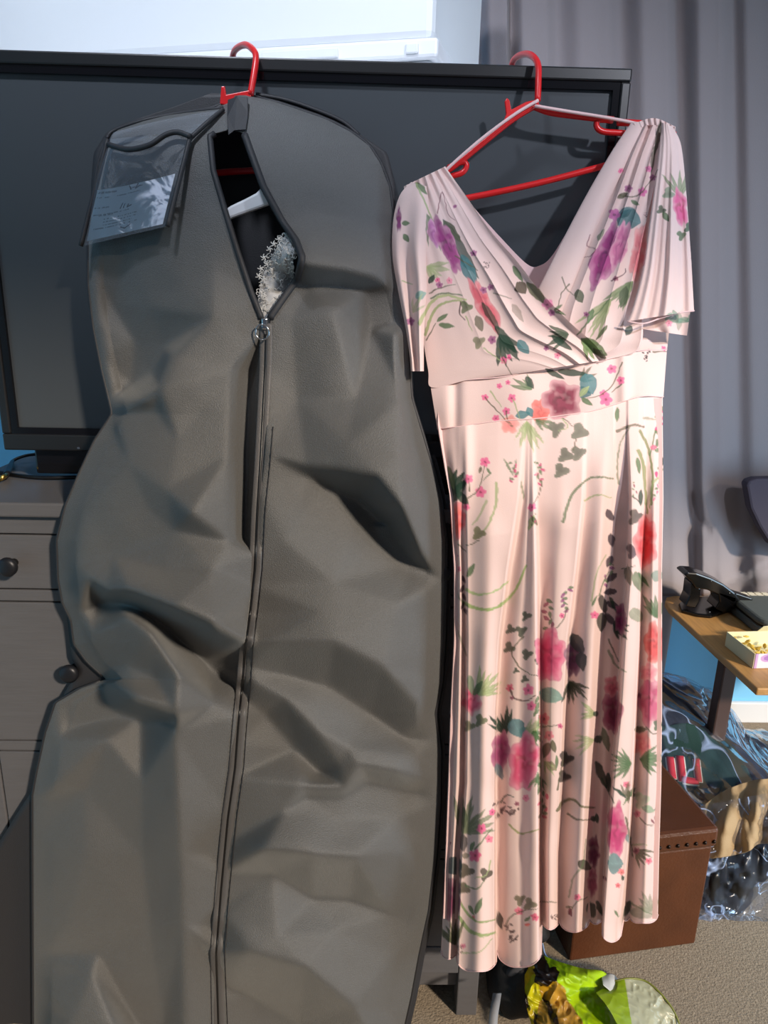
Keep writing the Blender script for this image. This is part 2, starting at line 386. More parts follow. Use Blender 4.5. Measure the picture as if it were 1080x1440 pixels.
X, H = knots_surface(s, py, [(a, b) for a, b, h in cur], [(h, h*1.1) for a, b, h in cur], [-60, 838])
t = (py+60)/898.
H = H*(1-.25*t) + ridge(X, py, [(1120, 770), (1050, 805), (1005, 828), (985, 835)], .035, 10, 26) - ridge(X, py, [(975, 690), (985, 735), (1002, 748)], .02, 9, 9) + ridge(X, py, [(1060, 815), (1150, 800)], .02, 10, 10)
H += .02*np.clip((py-760)/80, 0, 1)*(1+np.sin(X/21.))
Yc = .835-H-.035*t**6
P3 = U(X, py, Yc)
ct = empty('curtain', (.9, .82, .5), 'grey lined fabric curtain falling in soft vertical folds behind the television and table', 'curtain')
grid('curtain_panel', P3, MAT['curtain'], ct, solid=.0015)
# the part left of the table that goes on down to the carpet
Pl = P3[-1, :170]; rows = []
for k in range(24):
    q = Pl.copy(); f = k/23.; q[:, 2] = Pl[:, 2]*(1-f)+.01*f; q[:, 1] = np.minimum(Pl[:, 1]+.01*f, .87); rows.append(q)
rows = np.array(rows); m = Pl[:, 0] < .985
grid('curtain_panel', rows[:, m], MAT['curtain'], ct, solid=.0015)

# ================================================================== HANGERS
def hanger_bits(root, hook, gus, arms, m):
    tube('hook', hook, .0044, m, root, n=10)
    prism('neck_plate', gus[0], gus[1], m, root, bevel=.0012)
    for a in arms: tube(a[0], a[1], a[2], m, root, n=10, k=a[3] if len(a) > 3 else 4)
RED = MAT['red_plastic']
def uu(l, Y): return [U(a, b, Y) if len(c) == 0 else U(a, b, c[0]) for a, b, *c in l]
hx = U(755, 140, -.03)
hg = empty('clothes_hanger', tuple(hx), 'red plastic hanger hooked over the television top, holding the pink floral dress', 'hanger', None)
hanger_bits(hg, [U(721, 100, .076), U(720, 90, .074), U(727, 80, .055), U(741, 76, .02), U(752, 82, -.005), U(757, 94, -.016), U(757, 115, -.024), U(756, 142, -.03)],
    (uu([(758, 139), (740, 143), (719, 154), (717, 141), (713, 137), (710, 142), (712, 160), (706, 178), (722, 170), (758, 150)], -.033), (0, .005, 0)),
    [('arm', uu([(756, 146), (720, 168), (680, 200), (640, 232), (600, 258), (578, 270)], -.03), .0046),
     ('arm', uu([(752, 150), (775, 158), (820, 164), (862, 169)], -.03), .0046),
     ('arm', uu([(868, 172), (900, 174), (935, 180), (948, 190)], -.03), .0046),
     ('notch', uu([(862, 169), (842, 169), (839, 178), (848, 185), (872, 187), (900, 190)], -.03), .0040),
     ('notch', uu([(630, 236), (650, 228), (656, 233), (650, 243), (630, 250), (600, 268)], -.03), .0040),
     ('trouser_bar', uu([(578, 270), (585, 285), (610, 286), (665, 277), (755, 258), (850, 233), (930, 210), (948, 190)], -.03), .0044)], RED)
for o in (tube('hanging_loop', uu([(757, 141), (725, 160), (680, 193), (636, 231), (622, 246)], -.0385), .0022, MAT['dress_plain'], None, n=6),
          tube('hanging_loop', uu([(752, 149), (800, 157), (850, 165), (895, 174), (912, 182)], -.0385), .0022, MAT['dress_plain'], None, n=6)):
    LOOPS = globals().setdefault('LOOPS', []); LOOPS.append(o)
hb = empty('clothes_hanger', tuple(U(352, 130, -.03)), 'red plastic hanger hooked over the television top, carrying the dark garment bag', 'hanger', None)
hanger_bits(hb, [U(328, 92, .076), U(327, 82, .074), U(331, 70, .055), U(344, 63, .02), U(355, 69, -.005), U(360, 80, -.016), U(357, 105, -.024), U(352, 134, -.03)],
    (uu([(353, 126), (318, 133), (316, 121), (311, 121), (309, 146), (330, 150), (353, 140)], -.033), (0, .005, 0)),
    [('arm', uu([(350, 138), (300, 168), (240, 200), (190, 228), (172, 240)], -.024), .0042),
     ('arm', uu([(350, 138), (400, 162), (450, 185), (495, 210), (512, 222)], -.024), .0042),
     ('trouser_bar', uu([(172, 240), (176, 252), (200, 254), (308, 243), (355, 240), (490, 234), (510, 230), (512, 222)], -.024), .0044)], RED)

# ================================================================== GARMENT BAG
gb = empty('garment_bag', tuple(U(340, 700, -.15)), 'long dark grey zipped garment bag with clear label pocket, its top opened', 'garment bag')
LE = [(328, 134), (322, 142), (300, 152), (262, 158), (222, 164), (190, 171), (160, 183), (150, 195), (138, 230), (130, 280), (124, 330), (124, 400), (131, 460), (143, 520), (158, 582), (133, 620), (112, 665), (92, 712), (80, 760), (82, 815), (88, 848), (100, 872), (104, 905), (122, 930), (150, 955), (112, 968), (78, 988), (64, 1030), (52, 1085), (46, 1118), (46, 1200), (47, 1440), (47, 1500)]
RE = [(345, 134), (385, 143), (425, 156), (460, 168), (495, 186), (520, 205), (536, 230), (548, 262), (553, 300), (553, 345), (562, 400), (575, 450), (575, 500), (579, 560), (595, 612), (608, 655), (620, 705), (627, 760), (626, 830), (624, 900), (620, 960), (612, 1003), (618, 1055), (617, 1130), (612, 1200), (603, 1280), (590, 1340), (579, 1400), (570, 1440), (560, 1500)]
ZL = [(321, 134), (321, 183), (295, 190), (300, 240), (316, 295), (333, 350), (352, 408), (367, 446), (369, 480), (366, 520), (364, 560), (362, 640), (360, 720), (357, 800), (350, 860), (343, 910), (338, 960), (332, 1020), (327, 1080), (317, 1150), (308, 1250), (301, 1340), (303, 1440), (305, 1500)]
ZR = [(320, 134), (321, 181), (343, 187), (353, 215), (370, 262), (396, 310), (416, 338), (425, 362), (418, 392), (398, 420), (380, 446), (379, 480), (380, 520), (378, 560), (372, 640), (364, 720), (360, 800), (354, 860), (347, 910), (344, 960), (338, 1020), (334, 1080), (324, 1150), (314, 1250), (307, 1340), (311, 1440), (315, 1500)]
SEAMY = [(-.014, 134), (-.035, 200), (-.050, 400), (-.068, 560), (-.1, 660), (-.125, 700), (-.128, 1500)]
BULGE = [(.012, 134), (.06, 190), (.075, 300), (.075, 450), (.08, 600), (.07, 800), (.07, 1000), (.06, 1500)]
# crests and valleys of the stiff cloth: (x, y, relief in mm), lines stay creases, the rest are free points
BL = [[(430,372,15),(480,378,15),(528,388,12)],[(435,402,-4),(480,402,-6),(514,410,-7),(520,462,-12)],
 [(430,655,4),(480,660,12),(530,668,20),(565,712,22),(592,776,12)],[(432,668,-6),(460,682,-12),(505,702,-15),(545,746,-17),(578,792,-12)],
 [(568,470,16),(567,560,20),(563,640,22),(565,712,22)],
 [(358,905,10),(385,903,14),(470,903,18),(540,938,18),(600,1002,12)],[(352,935,-2),(400,946,-7),(460,962,-11),(520,1002,-13),(566,1035,-6)],
 [(356,958,2),(400,982,4),(445,1028,8),(478,1074,6)],[(350,985,-6),(375,1005,-12),(415,1052,-14),(450,1086,-10)],
 [(505,1076,12),(560,1086,12),(612,1096,4)],[(515,1098,-4),(590,1114,-4)],[(425,1104,6),(488,1106,6)],[(430,1120,-1),(480,1122,0)],
 [(370,1195,20),(440,1201,22),(500,1206,19),(562,1199,8)],[(385,1228,-2),(440,1262,-9),(492,1264,-9),(552,1285,-4)],
 [(308,1340,6),(350,1338,16),(430,1360,19),(500,1418,19),(545,1500,16)],[(316,1385,-6),(360,1405,-10),(420,1440,-12),(470,1500,-10)],
 [(124,812,16),(150,832,22),(180,829,32),(245,853,42),(300,877,42),(342,900,26)],[(142,845,-12),(165,848,-6),(200,856,0),(238,886,-16),(290,930,-24),(336,964,-14)],
 [(178,866,20),(215,892,24),(250,945,22),(248,1003,20)],[(152,953,14),(190,984,28),(248,1003,26)],[(84,990,-5),(150,996,-20),(200,1009,-16),(243,1014,4)],
 [(246,1030,15),(250,1100,14),(255,1200,12),(258,1300,10),(262,1500,6)],
 [(162,582,10),(200,562,18),(224,546,18),(243,500,10),(300,445,7)],[(158,560,-8),(186,542,-16),(214,524,-14),(232,488,-10)],
 [(56,1374,4),(130,1368,6)],[(56,1345,0),(140,1340,-2)],[(352,520,-12),(347,640,-15),(345,760,-12)],[(325,520,4),(322,640,5),(322,760,6)],
 [(270,722,20),(235,690,12),(212,640,10)]]
BPt = [(440,300,0),(500,250,0),(400,200,0),(470,440,6),(410,450,0),(418,560,-5),(500,560,5),(490,625,13),(380,640,2),(548,730,-8),(600,700,10),(600,640,4),(400,760,0),(470,820,3),(560,850,8),(450,860,10),(610,880,2),
 (440,992,1),(490,1050,6),(560,1062,6),(400,1140,6),(470,1150,4),(560,1150,2),(330,1180,2),(595,1180,0),(590,1060,2),(320,1290,5),(390,1315,12),(470,1310,4),(560,1340,2),(540,1420,2),(340,1470,-6),(400,1500,-10),
 (250,250,-4),(180,330,-6),(160,430,-12),(210,430,-5),(190,480,-12),(300,380,2),(260,400,0),(218,574,9),(250,620,9),(180,650,10),(120,720,6),(210,715,5),(245,745,6),(160,780,6),(300,800,18),(230,800,16),(108,795,9),
 (112,860,4),(130,890,8),(150,905,8),(180,935,10),(215,950,12),(300,990,4),(325,1010,4),(290,1100,4),(150,1040,1),(80,1040,2),(120,1110,-2),(85,1096,6),(60,1112,4),(200,1100,1),(200,1200,-1),(210,1300,-2),(120,1200,5),(100,1300,2),(290,1300,2),(290,1200,2),
 (100,1440,20),(160,1440,14),(192,1440,-6),(230,1440,-6),(80,1500,24),(160,1500,18),(60,1440,12)]
def build_relief():
    from mathutils.geometry import delaunay_2d_cdt
    V, Hh, Ed = [], {}, []
    def addp(p):
        V.append(Vector((p[0], p[1]))); Hh[(round(p[0]), round(p[1]))] = p[2]/1000.; return len(V)-1
    for l in BL:
        ids = [addp(p) for p in l]; Ed.extend(zip(ids[:-1], ids[1:]))
    for p in BPt: addp(p)
    for y in range(140, 1520, 45):
        addp((float(pl(LE, y)), y, 0)); addp((float(pl(RE, y)), y, 0)); z0 = float(pl(ZL, y)); z1 = float(pl(ZR, y)); addp(((z0+z1)/2, y+7, 0))
    for p in ((-60, 60, 0), (700, 60, 0), (-60, 1600, 0), (700, 1600, 0)): addp(p)
    out = delaunay_2d_cdt(V, Ed, [], 0, 1e-4); vo, fo = out[0], out[2]; orig = out[3]
    Pv = np.array([[v.x, v.y] for v in vo]); Hv = np.array([np.mean([Hh[(round(V[k].x), round(V[k].y))] for k in o]) if len(o) else np.nan for o in orig])
    for i in np.nonzero(np.isnan(Hv))[0]:
        d = np.hypot(*(Pv-Pv[i]).T); d[np.isnan(Hv)] = 1e9; Hv[i] = Hv[np.argmin(d)]
    st = 2; gx, gy = np.meshgrid(np.arange(-60, 701, st), np.arange(60, 1601, st)); G = np.zeros(gx.shape)
    for f in fo:
        for t in range(1, len(f)-1):
            a, b, c = f[0], f[t], f[t+1]; A3, B3, C3 = Pv[a], Pv[b], Pv[c]
            x0, x1 = min(A3[0], B3[0], C3[0]), max(A3[0], B3[0], C3[0]); y0, y1 = min(A3[1], B3[1], C3[1]), max(A3[1], B3[1], C3[1])
            i0, i1 = max(int((x0+60)/st)-1, 0), int((x1+60)/st)+2; j0, j1 = max(int((y0-60)/st)-1, 0), int((y1-60)/st)+2
            sx, sy = gx[j0:j1, i0:i1], gy[j0:j1, i0:i1]; den = (B3[1]-C3[1])*(A3[0]-C3[0])+(C3[0]-B3[0])*(A3[1]-C3[1])
            if abs(den) < 1e-9: continue
            w0 = ((B3[1]-C3[1])*(sx-C3[0])+(C3[0]-B3[0])*(sy-C3[1]))/den; w1 = ((C3[1]-A3[1])*(sx-C3[0])+(A3[0]-C3[0])*(sy-C3[1]))/den; w2 = 1-w0-w1
            m = (w0 >= -1e-6) & (w1 >= -1e-6) & (w2 >= -1e-6); G[j0:j1, i0:i1][m] = (w0*Hv[a]+w1*Hv[b]+w2*Hv[c])[m]
    def blur(g, sg):
        k = np.arange(-int(3*sg)-1, int(3*sg)+2); w_ = np.exp(-.5*(k/sg)**2); w_ /= w_.sum(); n = len(k)//2
        g = np.pad(g, n, mode='edge'); g = np.apply_along_axis(lambda r: np.convolve(r, w_, 'valid'), 1, g); return np.apply_along_axis(lambda r: np.convolve(r, w_, 'valid'), 0, g)
    return .7*blur(G, 1.8)+.3*blur(G, 5)
RELIEF = build_relief()
def relief(x, y):
    fx = np.clip((x+60)/2., 0, RELIEF.shape[1]-1.01); fy = np.clip((y-60)/2., 0, RELIEF.shape[0]-1.01); i = fx.astype(int); j = fy.astype(int); fx = fx-i; fy = fy-j
    return (RELIEF[j, i]*(1-fx)+RELIEF[j, i+1]*fx)*(1-fy)+(RELIEF[j+1, i]*(1-fx)+RELIEF[j+1, i+1]*fx)*fy
_gy = np.arange(100, 1541.)
def _sm(tab, sg):
    k = np.arange(-3*sg, 3*sg+1); w_ = np.exp(-.5*(k/sg)**2); w_ /= w_.sum(); v = pl(tab, _gy); return np.convolve(np.pad(v, 3*sg, mode='edge'), w_, 'valid')
_seam, _bul = _sm(SEAMY, 38), _sm(BULGE, 30)
def bag_h(x, y):
    x, y = np.broadcast_arrays(np.asarray(x, float), np.asarray(y, float))
    xl, xr = pl(LE, y), pl(RE, y); u = np.clip((x-xl)/(xr-xl), 0, 1)
    b = np.interp(y, _gy, _bul)*(1-np.abs(2*u-1)**2.6)**.8
    e = np.clip(np.minimum(u, 1-u)/.05, 0, 1)
    h = relief(x, y)*3.0 + (vn(x, y, 60, 1)-.5)*.004 + (vn(x, y, 24, 2)-.5)*.0009
    return b + h*e*np.clip((y-170)/120, 0, 1)
def bagY(x, y):
    v = np.interp(y, _gy, _seam) - bag_h(x, y); lim = np.interp(y, [660, 740], [-.02, -.1345])   # the cloth rests on knobs and drawer fronts
    u = np.clip((np.asarray(x, float)-pl(LE, y))/(pl(RE, y)-pl(LE, y)), 0, 1); e = np.clip(np.minimum(u, 1-u)/.06, 0, 1); lim = lim*e+.0*(1-e)+np.interp(y, _gy, _seam)*(1-e)
    return -np.logaddexp(-v*400, -lim*400)/400.
def panel(name, ya, yb, n, fl, fr, m, mm, par, f=bagY, off=0, solid=.0012):
    y = np.linspace(ya, yb, n)[:, None].repeat(m, 1); v = np.linspace(0, 1, m)[None].repeat(n, 0)
    v = v; xa, xb = fl(y), fr(y); x = xa+(xb-xa)*v
    return grid(name, U(x, y, f(x, y)+off), mm, par, solid=solid)
CL = MAT['bag_cloth']
panel('front_panel', 134.5, 1500, 560, lambda y: pl(LE, y), lambda y: pl(ZL, y), 130, CL, gb)
panel('front_panel', 134.5, 1500, 560, lambda y: pl(ZR, y), lambda y: pl(RE, y), 130, CL, gb)
# rear panel, seen only through the open zip and as the splayed skirt at the lower left
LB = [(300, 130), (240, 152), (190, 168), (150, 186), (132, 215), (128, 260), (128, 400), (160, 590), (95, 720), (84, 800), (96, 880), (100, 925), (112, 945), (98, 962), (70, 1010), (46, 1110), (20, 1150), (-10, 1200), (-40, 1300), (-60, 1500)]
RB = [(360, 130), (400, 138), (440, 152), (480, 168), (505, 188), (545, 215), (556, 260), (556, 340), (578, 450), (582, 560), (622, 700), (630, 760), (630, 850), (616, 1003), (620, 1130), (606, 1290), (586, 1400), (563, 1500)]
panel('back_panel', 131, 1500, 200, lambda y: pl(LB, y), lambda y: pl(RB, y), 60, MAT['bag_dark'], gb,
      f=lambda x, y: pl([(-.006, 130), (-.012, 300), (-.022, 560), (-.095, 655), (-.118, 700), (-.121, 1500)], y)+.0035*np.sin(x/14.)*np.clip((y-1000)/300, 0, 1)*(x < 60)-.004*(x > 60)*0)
# side gussets
def side(E, k, par, nm):
    y = np.linspace(136, 1500, 300); xe = pl(E, y); ya = pl(SEAMY, y)-.002; yb = pl([(-.006, 130), (-.012, 300), (-.022, 560), (-.095, 655), (-.118, 700), (-.121, 1500)], y)
    return xe, y, ya, yb
# piping along both side seams, and along the edges of the opening
def edge_line(E, off, ya, yb, n=150, dx=0):
    y = np.linspace(ya, yb, n); x = pl(E, y); return U(x+dx, y, bagY(x, y)+off)
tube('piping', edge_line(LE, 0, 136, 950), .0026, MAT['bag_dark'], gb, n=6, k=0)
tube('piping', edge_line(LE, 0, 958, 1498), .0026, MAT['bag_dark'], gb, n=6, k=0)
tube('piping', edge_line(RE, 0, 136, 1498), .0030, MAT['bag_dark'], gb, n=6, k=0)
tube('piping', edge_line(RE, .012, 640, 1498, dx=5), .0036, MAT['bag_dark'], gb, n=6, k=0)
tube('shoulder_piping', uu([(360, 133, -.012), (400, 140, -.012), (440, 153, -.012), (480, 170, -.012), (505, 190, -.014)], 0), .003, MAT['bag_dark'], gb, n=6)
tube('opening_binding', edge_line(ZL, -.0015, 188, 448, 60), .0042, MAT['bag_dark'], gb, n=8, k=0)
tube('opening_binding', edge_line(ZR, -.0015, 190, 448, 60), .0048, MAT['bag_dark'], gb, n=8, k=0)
# zip tape: two flaps with a raised coil
def strip(name, E, dx0, dx1, off0, off1, ya, yb, m, n=260):
    y = np.linspace(ya, yb, n); x = pl(E, y)
    rows = np.stack([U(x+dx0+(dx1-dx0)*q, y, bagY(x, y)-.0024-.0010*math.sin(math.pi*q)) for q in (0, .25, .5, .75, 1)], 1)
    return grid(name, rows, m, gb, solid=.0008)
mid = [((a+b)/2, y) for y in range(450, 1501, 10) for a, b in [(pl(ZL, y), pl(ZR, y))]]
strip('zip_tape', mid, -9, 0, .001, .003, 455, 1498, MAT['zip_tape'])
strip('zip_tape', mid, 0, 9, .003, .001, 455, 1498, MAT['zip_tape'])
yy = np.linspace(470, 1498, 200); tube('zip_coil', U(pl(mid, yy), yy, bagY(pl(mid, yy), yy)-.0028), .0018, MAT['cable_black'], gb, n=6, k=0)
for E, dx in ((ZR, 9), (ZL, -5)):
    y = np.linspace(600 if dx > 0 else 960, 1498, 220); x = pl(E, y)+dx
    tube('stitching', U(x, y, bagY(x, y)-.0018-.0006*np.sin(np.arange(220)*2.1)), .0007, MAT['bag_dark'], gb, n=5, k=0)
# slider and ring
sl = U(372, 455, float(bagY(np.array(372.), np.array(455.)))-.006)
bm = bmesh.new(); add_box(bm, (sl[0]-.004, sl[1]-.002, sl[2]-.008), (sl[0]+.004, sl[1]+.004, sl[2]+.007)); zs = from_bm('zip_slider', bm, MAT['chrome'], gb, bevel=.0018)
rc = U(369, 467, sl[1]-.006)
tube('pull_ring', [(rc[0]+.0088*math.cos(a), rc[1]-.001, rc[2]+.0098*math.sin(a)) for a in np.linspace(0, 2*math.pi, 28)[:-1]], .0011, MAT['chrome'], gb, n=8, k=0, closed=True)
# tab at the neck
t0 = uu([(318, 136), (349, 134), (349, 180), (345, 185), (328, 186), (320, 190)], 0)
tb = [U(x, y, float(bagY(np.array(float(x)), np.array(float(max(y, 150)))))-.006) for x, y in [(320, 140), (334, 136), (348, 136), (349, 160), (346, 182), (330, 183), (321, 190), (319, 165)]]
prism('neck_tab', tb, (0, .003, 0), MAT['bag_dark'], gb, bevel=.0008)
# clear label pocket, standing away from the bag at its lower end
def bil(c, u, v):
    c = [np.array(q, float) for q in c]; u = u[..., None]; v = v[..., None]
    return (c[0]*(1-u)+c[1]*u)*(1-v)+(c[3]*(1-u)+c[2]*u)*v
u_, v_ = np.meshgrid(np.linspace(0, 1, 40), np.linspace(0, 1, 50))
def pocket(cn, u, v, amp=.004, k=0):
    q = bil(cn, u, v); q[..., 1] -= amp*np.sin(3.1*u+4*v*(1-u)+k)+.006*np.sin(math.pi*u)*(1-v); return q
by = lambda x, y, o=.006: float(bagY(np.array(float(x)), np.array(float(y))))-o
A = U(152, 196, by(160, 200, .010)); B = U(268, 192, by(268, 192, .010)); Cc = U(236, 318, by(236, 318, .030)); D = U(114, 346, by(150, 346, .012))
grid('label_pocket', pocket((A, B, Cc, D), u_, v_), MAT['pocket_film'], gb)
E1 = U(160, 186, by(165, 190, .004)); F1 = U(314, 154, by(314, 158, .004))
grid('shoulder_window', pocket((E1, F1, U(270, 188, by(270, 188, .009)), U(152, 203, by(160, 203, .010))), u_, v_, .003), MAT['pocket_film'], gb)
for pa in ([A, .5*(np.array(A)+D), D], [B, .5*(np.array(B)+Cc), Cc]):
    pp = smoothpath(pa, 10); pp[:, 1] -= .001; tube('pocket_binding', pp, .0034, MAT['bag_dark'], gb, n=6, k=0)
def bpath(l, o): return [U(x, y, by(max(x, 158), y, o)) for x, y in l]
tube('pocket_binding', bpath([(152, 203), (180, 210), (210, 204), (232, 190), (250, 186), (268, 192)], .015), .0034, MAT['bag_dark'], gb, n=6)
tube('pocket_binding', bpath([(150, 195), (160, 184), (200, 170), (250, 160), (314, 152)], .004), .0026, MAT['bag_dark'], gb, n=6)
tube('pocket_binding', bpath([(314, 154), (292, 172), (268, 194)], .010), .0030, MAT['bag_dark'], gb, n=6)
# the folded paper label inside the pocket
pc = (U(140, 272, -.0760), U(247, 252, -.0970), U(221, 322, -.113), U(123, 341, -.0915))
uu2, vv2 = np.meshgrid(np.linspace(0, 1, 200), np.linspace(0, 1, 140))
q = pocket((A, B, Cc, D), .04+.89*uu2, .48+.48*vv2-.10*(uu2-.15)**2*(1-vv2)); q[..., 1] += .0014
colp = np.ones(uu2.shape+(3,))*np.array(srgb(232, 236, 246)[:3]); ink = np.array(srgb(70, 74, 92)[:3])
for (ra, x0, x1, th) in ((.06, .02, .28, .02), (.06, .42, .62, .012), (.16, .02, .2, .012), (.16, .3, .6, .01), (.36, .02, .22, .014), (.50, .02, .5, .01), (.52, .1, .3, .012), (.60, .18, .62, .01), (.66, .18, .66, .01), (.72, .18, .6, .01), (.78, .06, .64, .012)):
    rr_ = ra+.02*np.sin(uu2*5)
    mk = (np.abs(vv2-rr_) < th) & (uu2 > x0) & (uu2 < x1) & (vn(uu2*200, vv2*30, 2.2, 3) > .38)
    colp[mk] = colp[mk]*.35+ink*.65
for path in ([(.40, .36), (.38, .46)], [(.43, .38), (.42, .46)], [(.48, .40), (.47, .46), (.52, .43)], [(.44, .02), (.47, .10)], [(.55, .0), (.53, .10), (.58, .06)], [(.44, .86), (.5, .9), (.56, .84)]):
    d, _, _ = sd_path(uu2*1.6, vv2, [(a*1.6, b) for a, b in path]); colp[d < .012] = ink
pap = grid('paper_label', q, MAT['paper'], None, col=colp)
tag(pap, 'white printed and handwritten paper slip inside the clear pocket of the garment bag', 'label')

# ---- what the open zip shows: white hanger and lace dress in clear film
wh = empty('clothes_hanger', tuple(U(350, 285, -.045)), 'white plastic hanger glimpsed through the open zip of the garment bag', 'hanger')
prism('hanger_arm', uu([(300, 306), (324, 289), (345, 279), (360, 271), (368, 262), (392, 262), (380, 287), (327, 306), (302, 318)], -.085), (0, .010, 0), MAT['white_plastic'], wh, bevel=.003)
lc = empty('lace_dress', tuple(U(390, 400, -.06)), 'white lace garment in clear film showing inside the open garment bag', 'dress')
n_, m_ = 60, 24
yy = np.linspace(325, 470, n_)[:, None].repeat(m_, 1); vv = np.linspace(0, 1, m_)[None].repeat(n_, 0)
xa = np.interp(yy, [325, 350, 380, 400, 425, 470], [404, 388, 372, 366, 362, 366]); xb = np.interp(yy, [325, 350, 365, 395, 430, 470], [414, 422, 412, 414, 396, 380])
lY = lambda x, y: bagY(x, y)+.020
xx = xa+(xb-xa)*vv; grid('bodice', U(xx, yy, lY(xx, yy)-.008*np.sin(math.pi*vv)-.003*vn(xx, yy, 6, 4)), MAT['tulle'], lc)
bm = bmesh.new()
def add_tube(bm, pts, r, n=5):
    fr = frames(pts); V = []
    for i, (p, t, a, b) in enumerate(fr):
        q = r*(1-.6*i/len(fr)); V.append([bm.verts.new(p+(a*math.cos(2*math.pi*k/n)+b*math.sin(2*math.pi*k/n))*q) for k in range(n)])
    for i in range(len(V)-1):
        for j in range(n): bm.faces.new((V[i][j], V[i][(j+1) % n], V[i+1][(j+1) % n], V[i+1][j]))
for k in range(230):
    yc = random.uniform(328, 440); xl_ = np.interp(yc, [325, 350, 380, 400, 425, 470], [404, 388, 372, 366, 362, 366]); xr_ = np.interp(yc, [325, 350, 365, 395, 430, 470], [414, 422, 412, 414, 396, 380])
    xc = random.uniform(xl_-4, xr_+1); a0 = random.uniform(0, 6.28); rr = random.uniform(2, 4.5); pts = []
    cv = random.choice([1, -1])*random.uniform(1, 4.5)
    for j in range(7):
        f = j/6.; a = a0+cv*f; qx, qy = xc+rr*f*math.cos(a)*1.3, yc+rr*f*math.sin(a)*1.3; pts.append(U(qx, qy, float(lY(qx, qy))-.009-.001*(k % 4)))
    add_tube(bm, pts, random.uniform(.0005, .0010))
tag(from_bm('lace_motif', bm, MAT['lace'], lc, smooth=True), kind='stuff')
bm = bmesh.new()
for ax_, ay_ in ((385, 343), (379, 350), (371, 362), (375, 371), (367, 378), (364, 388), (370, 393), (392, 336)):
    for k in range(5):
        a = 1.25*k+ax_; pp = [U(ax_+r*math.cos(a+.15*r), ay_+r*math.sin(a+.15*r), float(lY(ax_, ay_))-.010) for r in (0, 1.6, 3.2, 5.0)]; add_tube(bm, [Vector(p) for p in pp], .0011)
tag(from_bm('lace_sprig', bm, MAT['lace'], lc, smooth=True), kind='stuff')

# ================================================================== FLORAL DRESS
PINK = np.array(srgb(237, 209, 204)[:3])
def c3(r, g, b): return np.array(srgb(r, g, b)[:3])
GD, GM, GL, OLV, TEAL, MAG, ROSE, CORAL, DKR, PUR, BLS = c3(38, 66, 52), c3(92, 118, 82), c3(164, 176, 128), c3(98, 96, 74), c3(78, 128, 134), c3(196, 52, 112), c3(216, 112, 138), c3(232, 110, 102), c3(120, 40, 66), c3(140, 60, 120), c3(232, 84, 142)
PR = []   # list of print primitives, painted in order
def rose(x, y, rx, ry, rot=0, pal=(ROSE, MAG, DKR), rim=.5): PR.append(('rose', x, y, rx, ry, rot, pal, rim))
def leaf(x, y, l, w_, ang, c=GM, a=.9): PR.append(('leaf', x, y, l, w_, ang, c, a))
def ivy(x, y, r, c=OLV, a=.9): PR.append(('ivy', x, y, r, 0, random.uniform(-.5, .5), c, a))
def stem(pts, w_=1.2, c=OLV, a=.85): PR.append(('stem', smoothpath(pts, 5), w_, c, a))
def bloss(x, y, r, c=BLS, a=.92): PR.append(('bloss', x, y, r, 0, random.uniform(0, 3), c, a))
def fan(x, y, l, a0, a1, n, c=GM, w_=.13, a=.8):
    for k in range(n):
        an = a0+(a1-a0)*k/max(n-1, 1)+random.uniform(-.06, .06); ll = l*random.uniform(.7, 1.1)
        leaf(x+math.cos(R_(0)+an)*ll*.5, y+math.sin(an)*ll*.5, ll*.5, ll*w_*.55+.7, an, c, a)
def cone(x, y, r, c=c3(84, 60, 62)):
    for k in range(16):
        an = random.uniform(0, 6.28); q = r*math.sqrt(random.random()); leaf(x+q*math.cos(an)*.8, y+q*math.sin(an), r*.26, r*.12, random.choice([.6, 2.4]), c, .85)
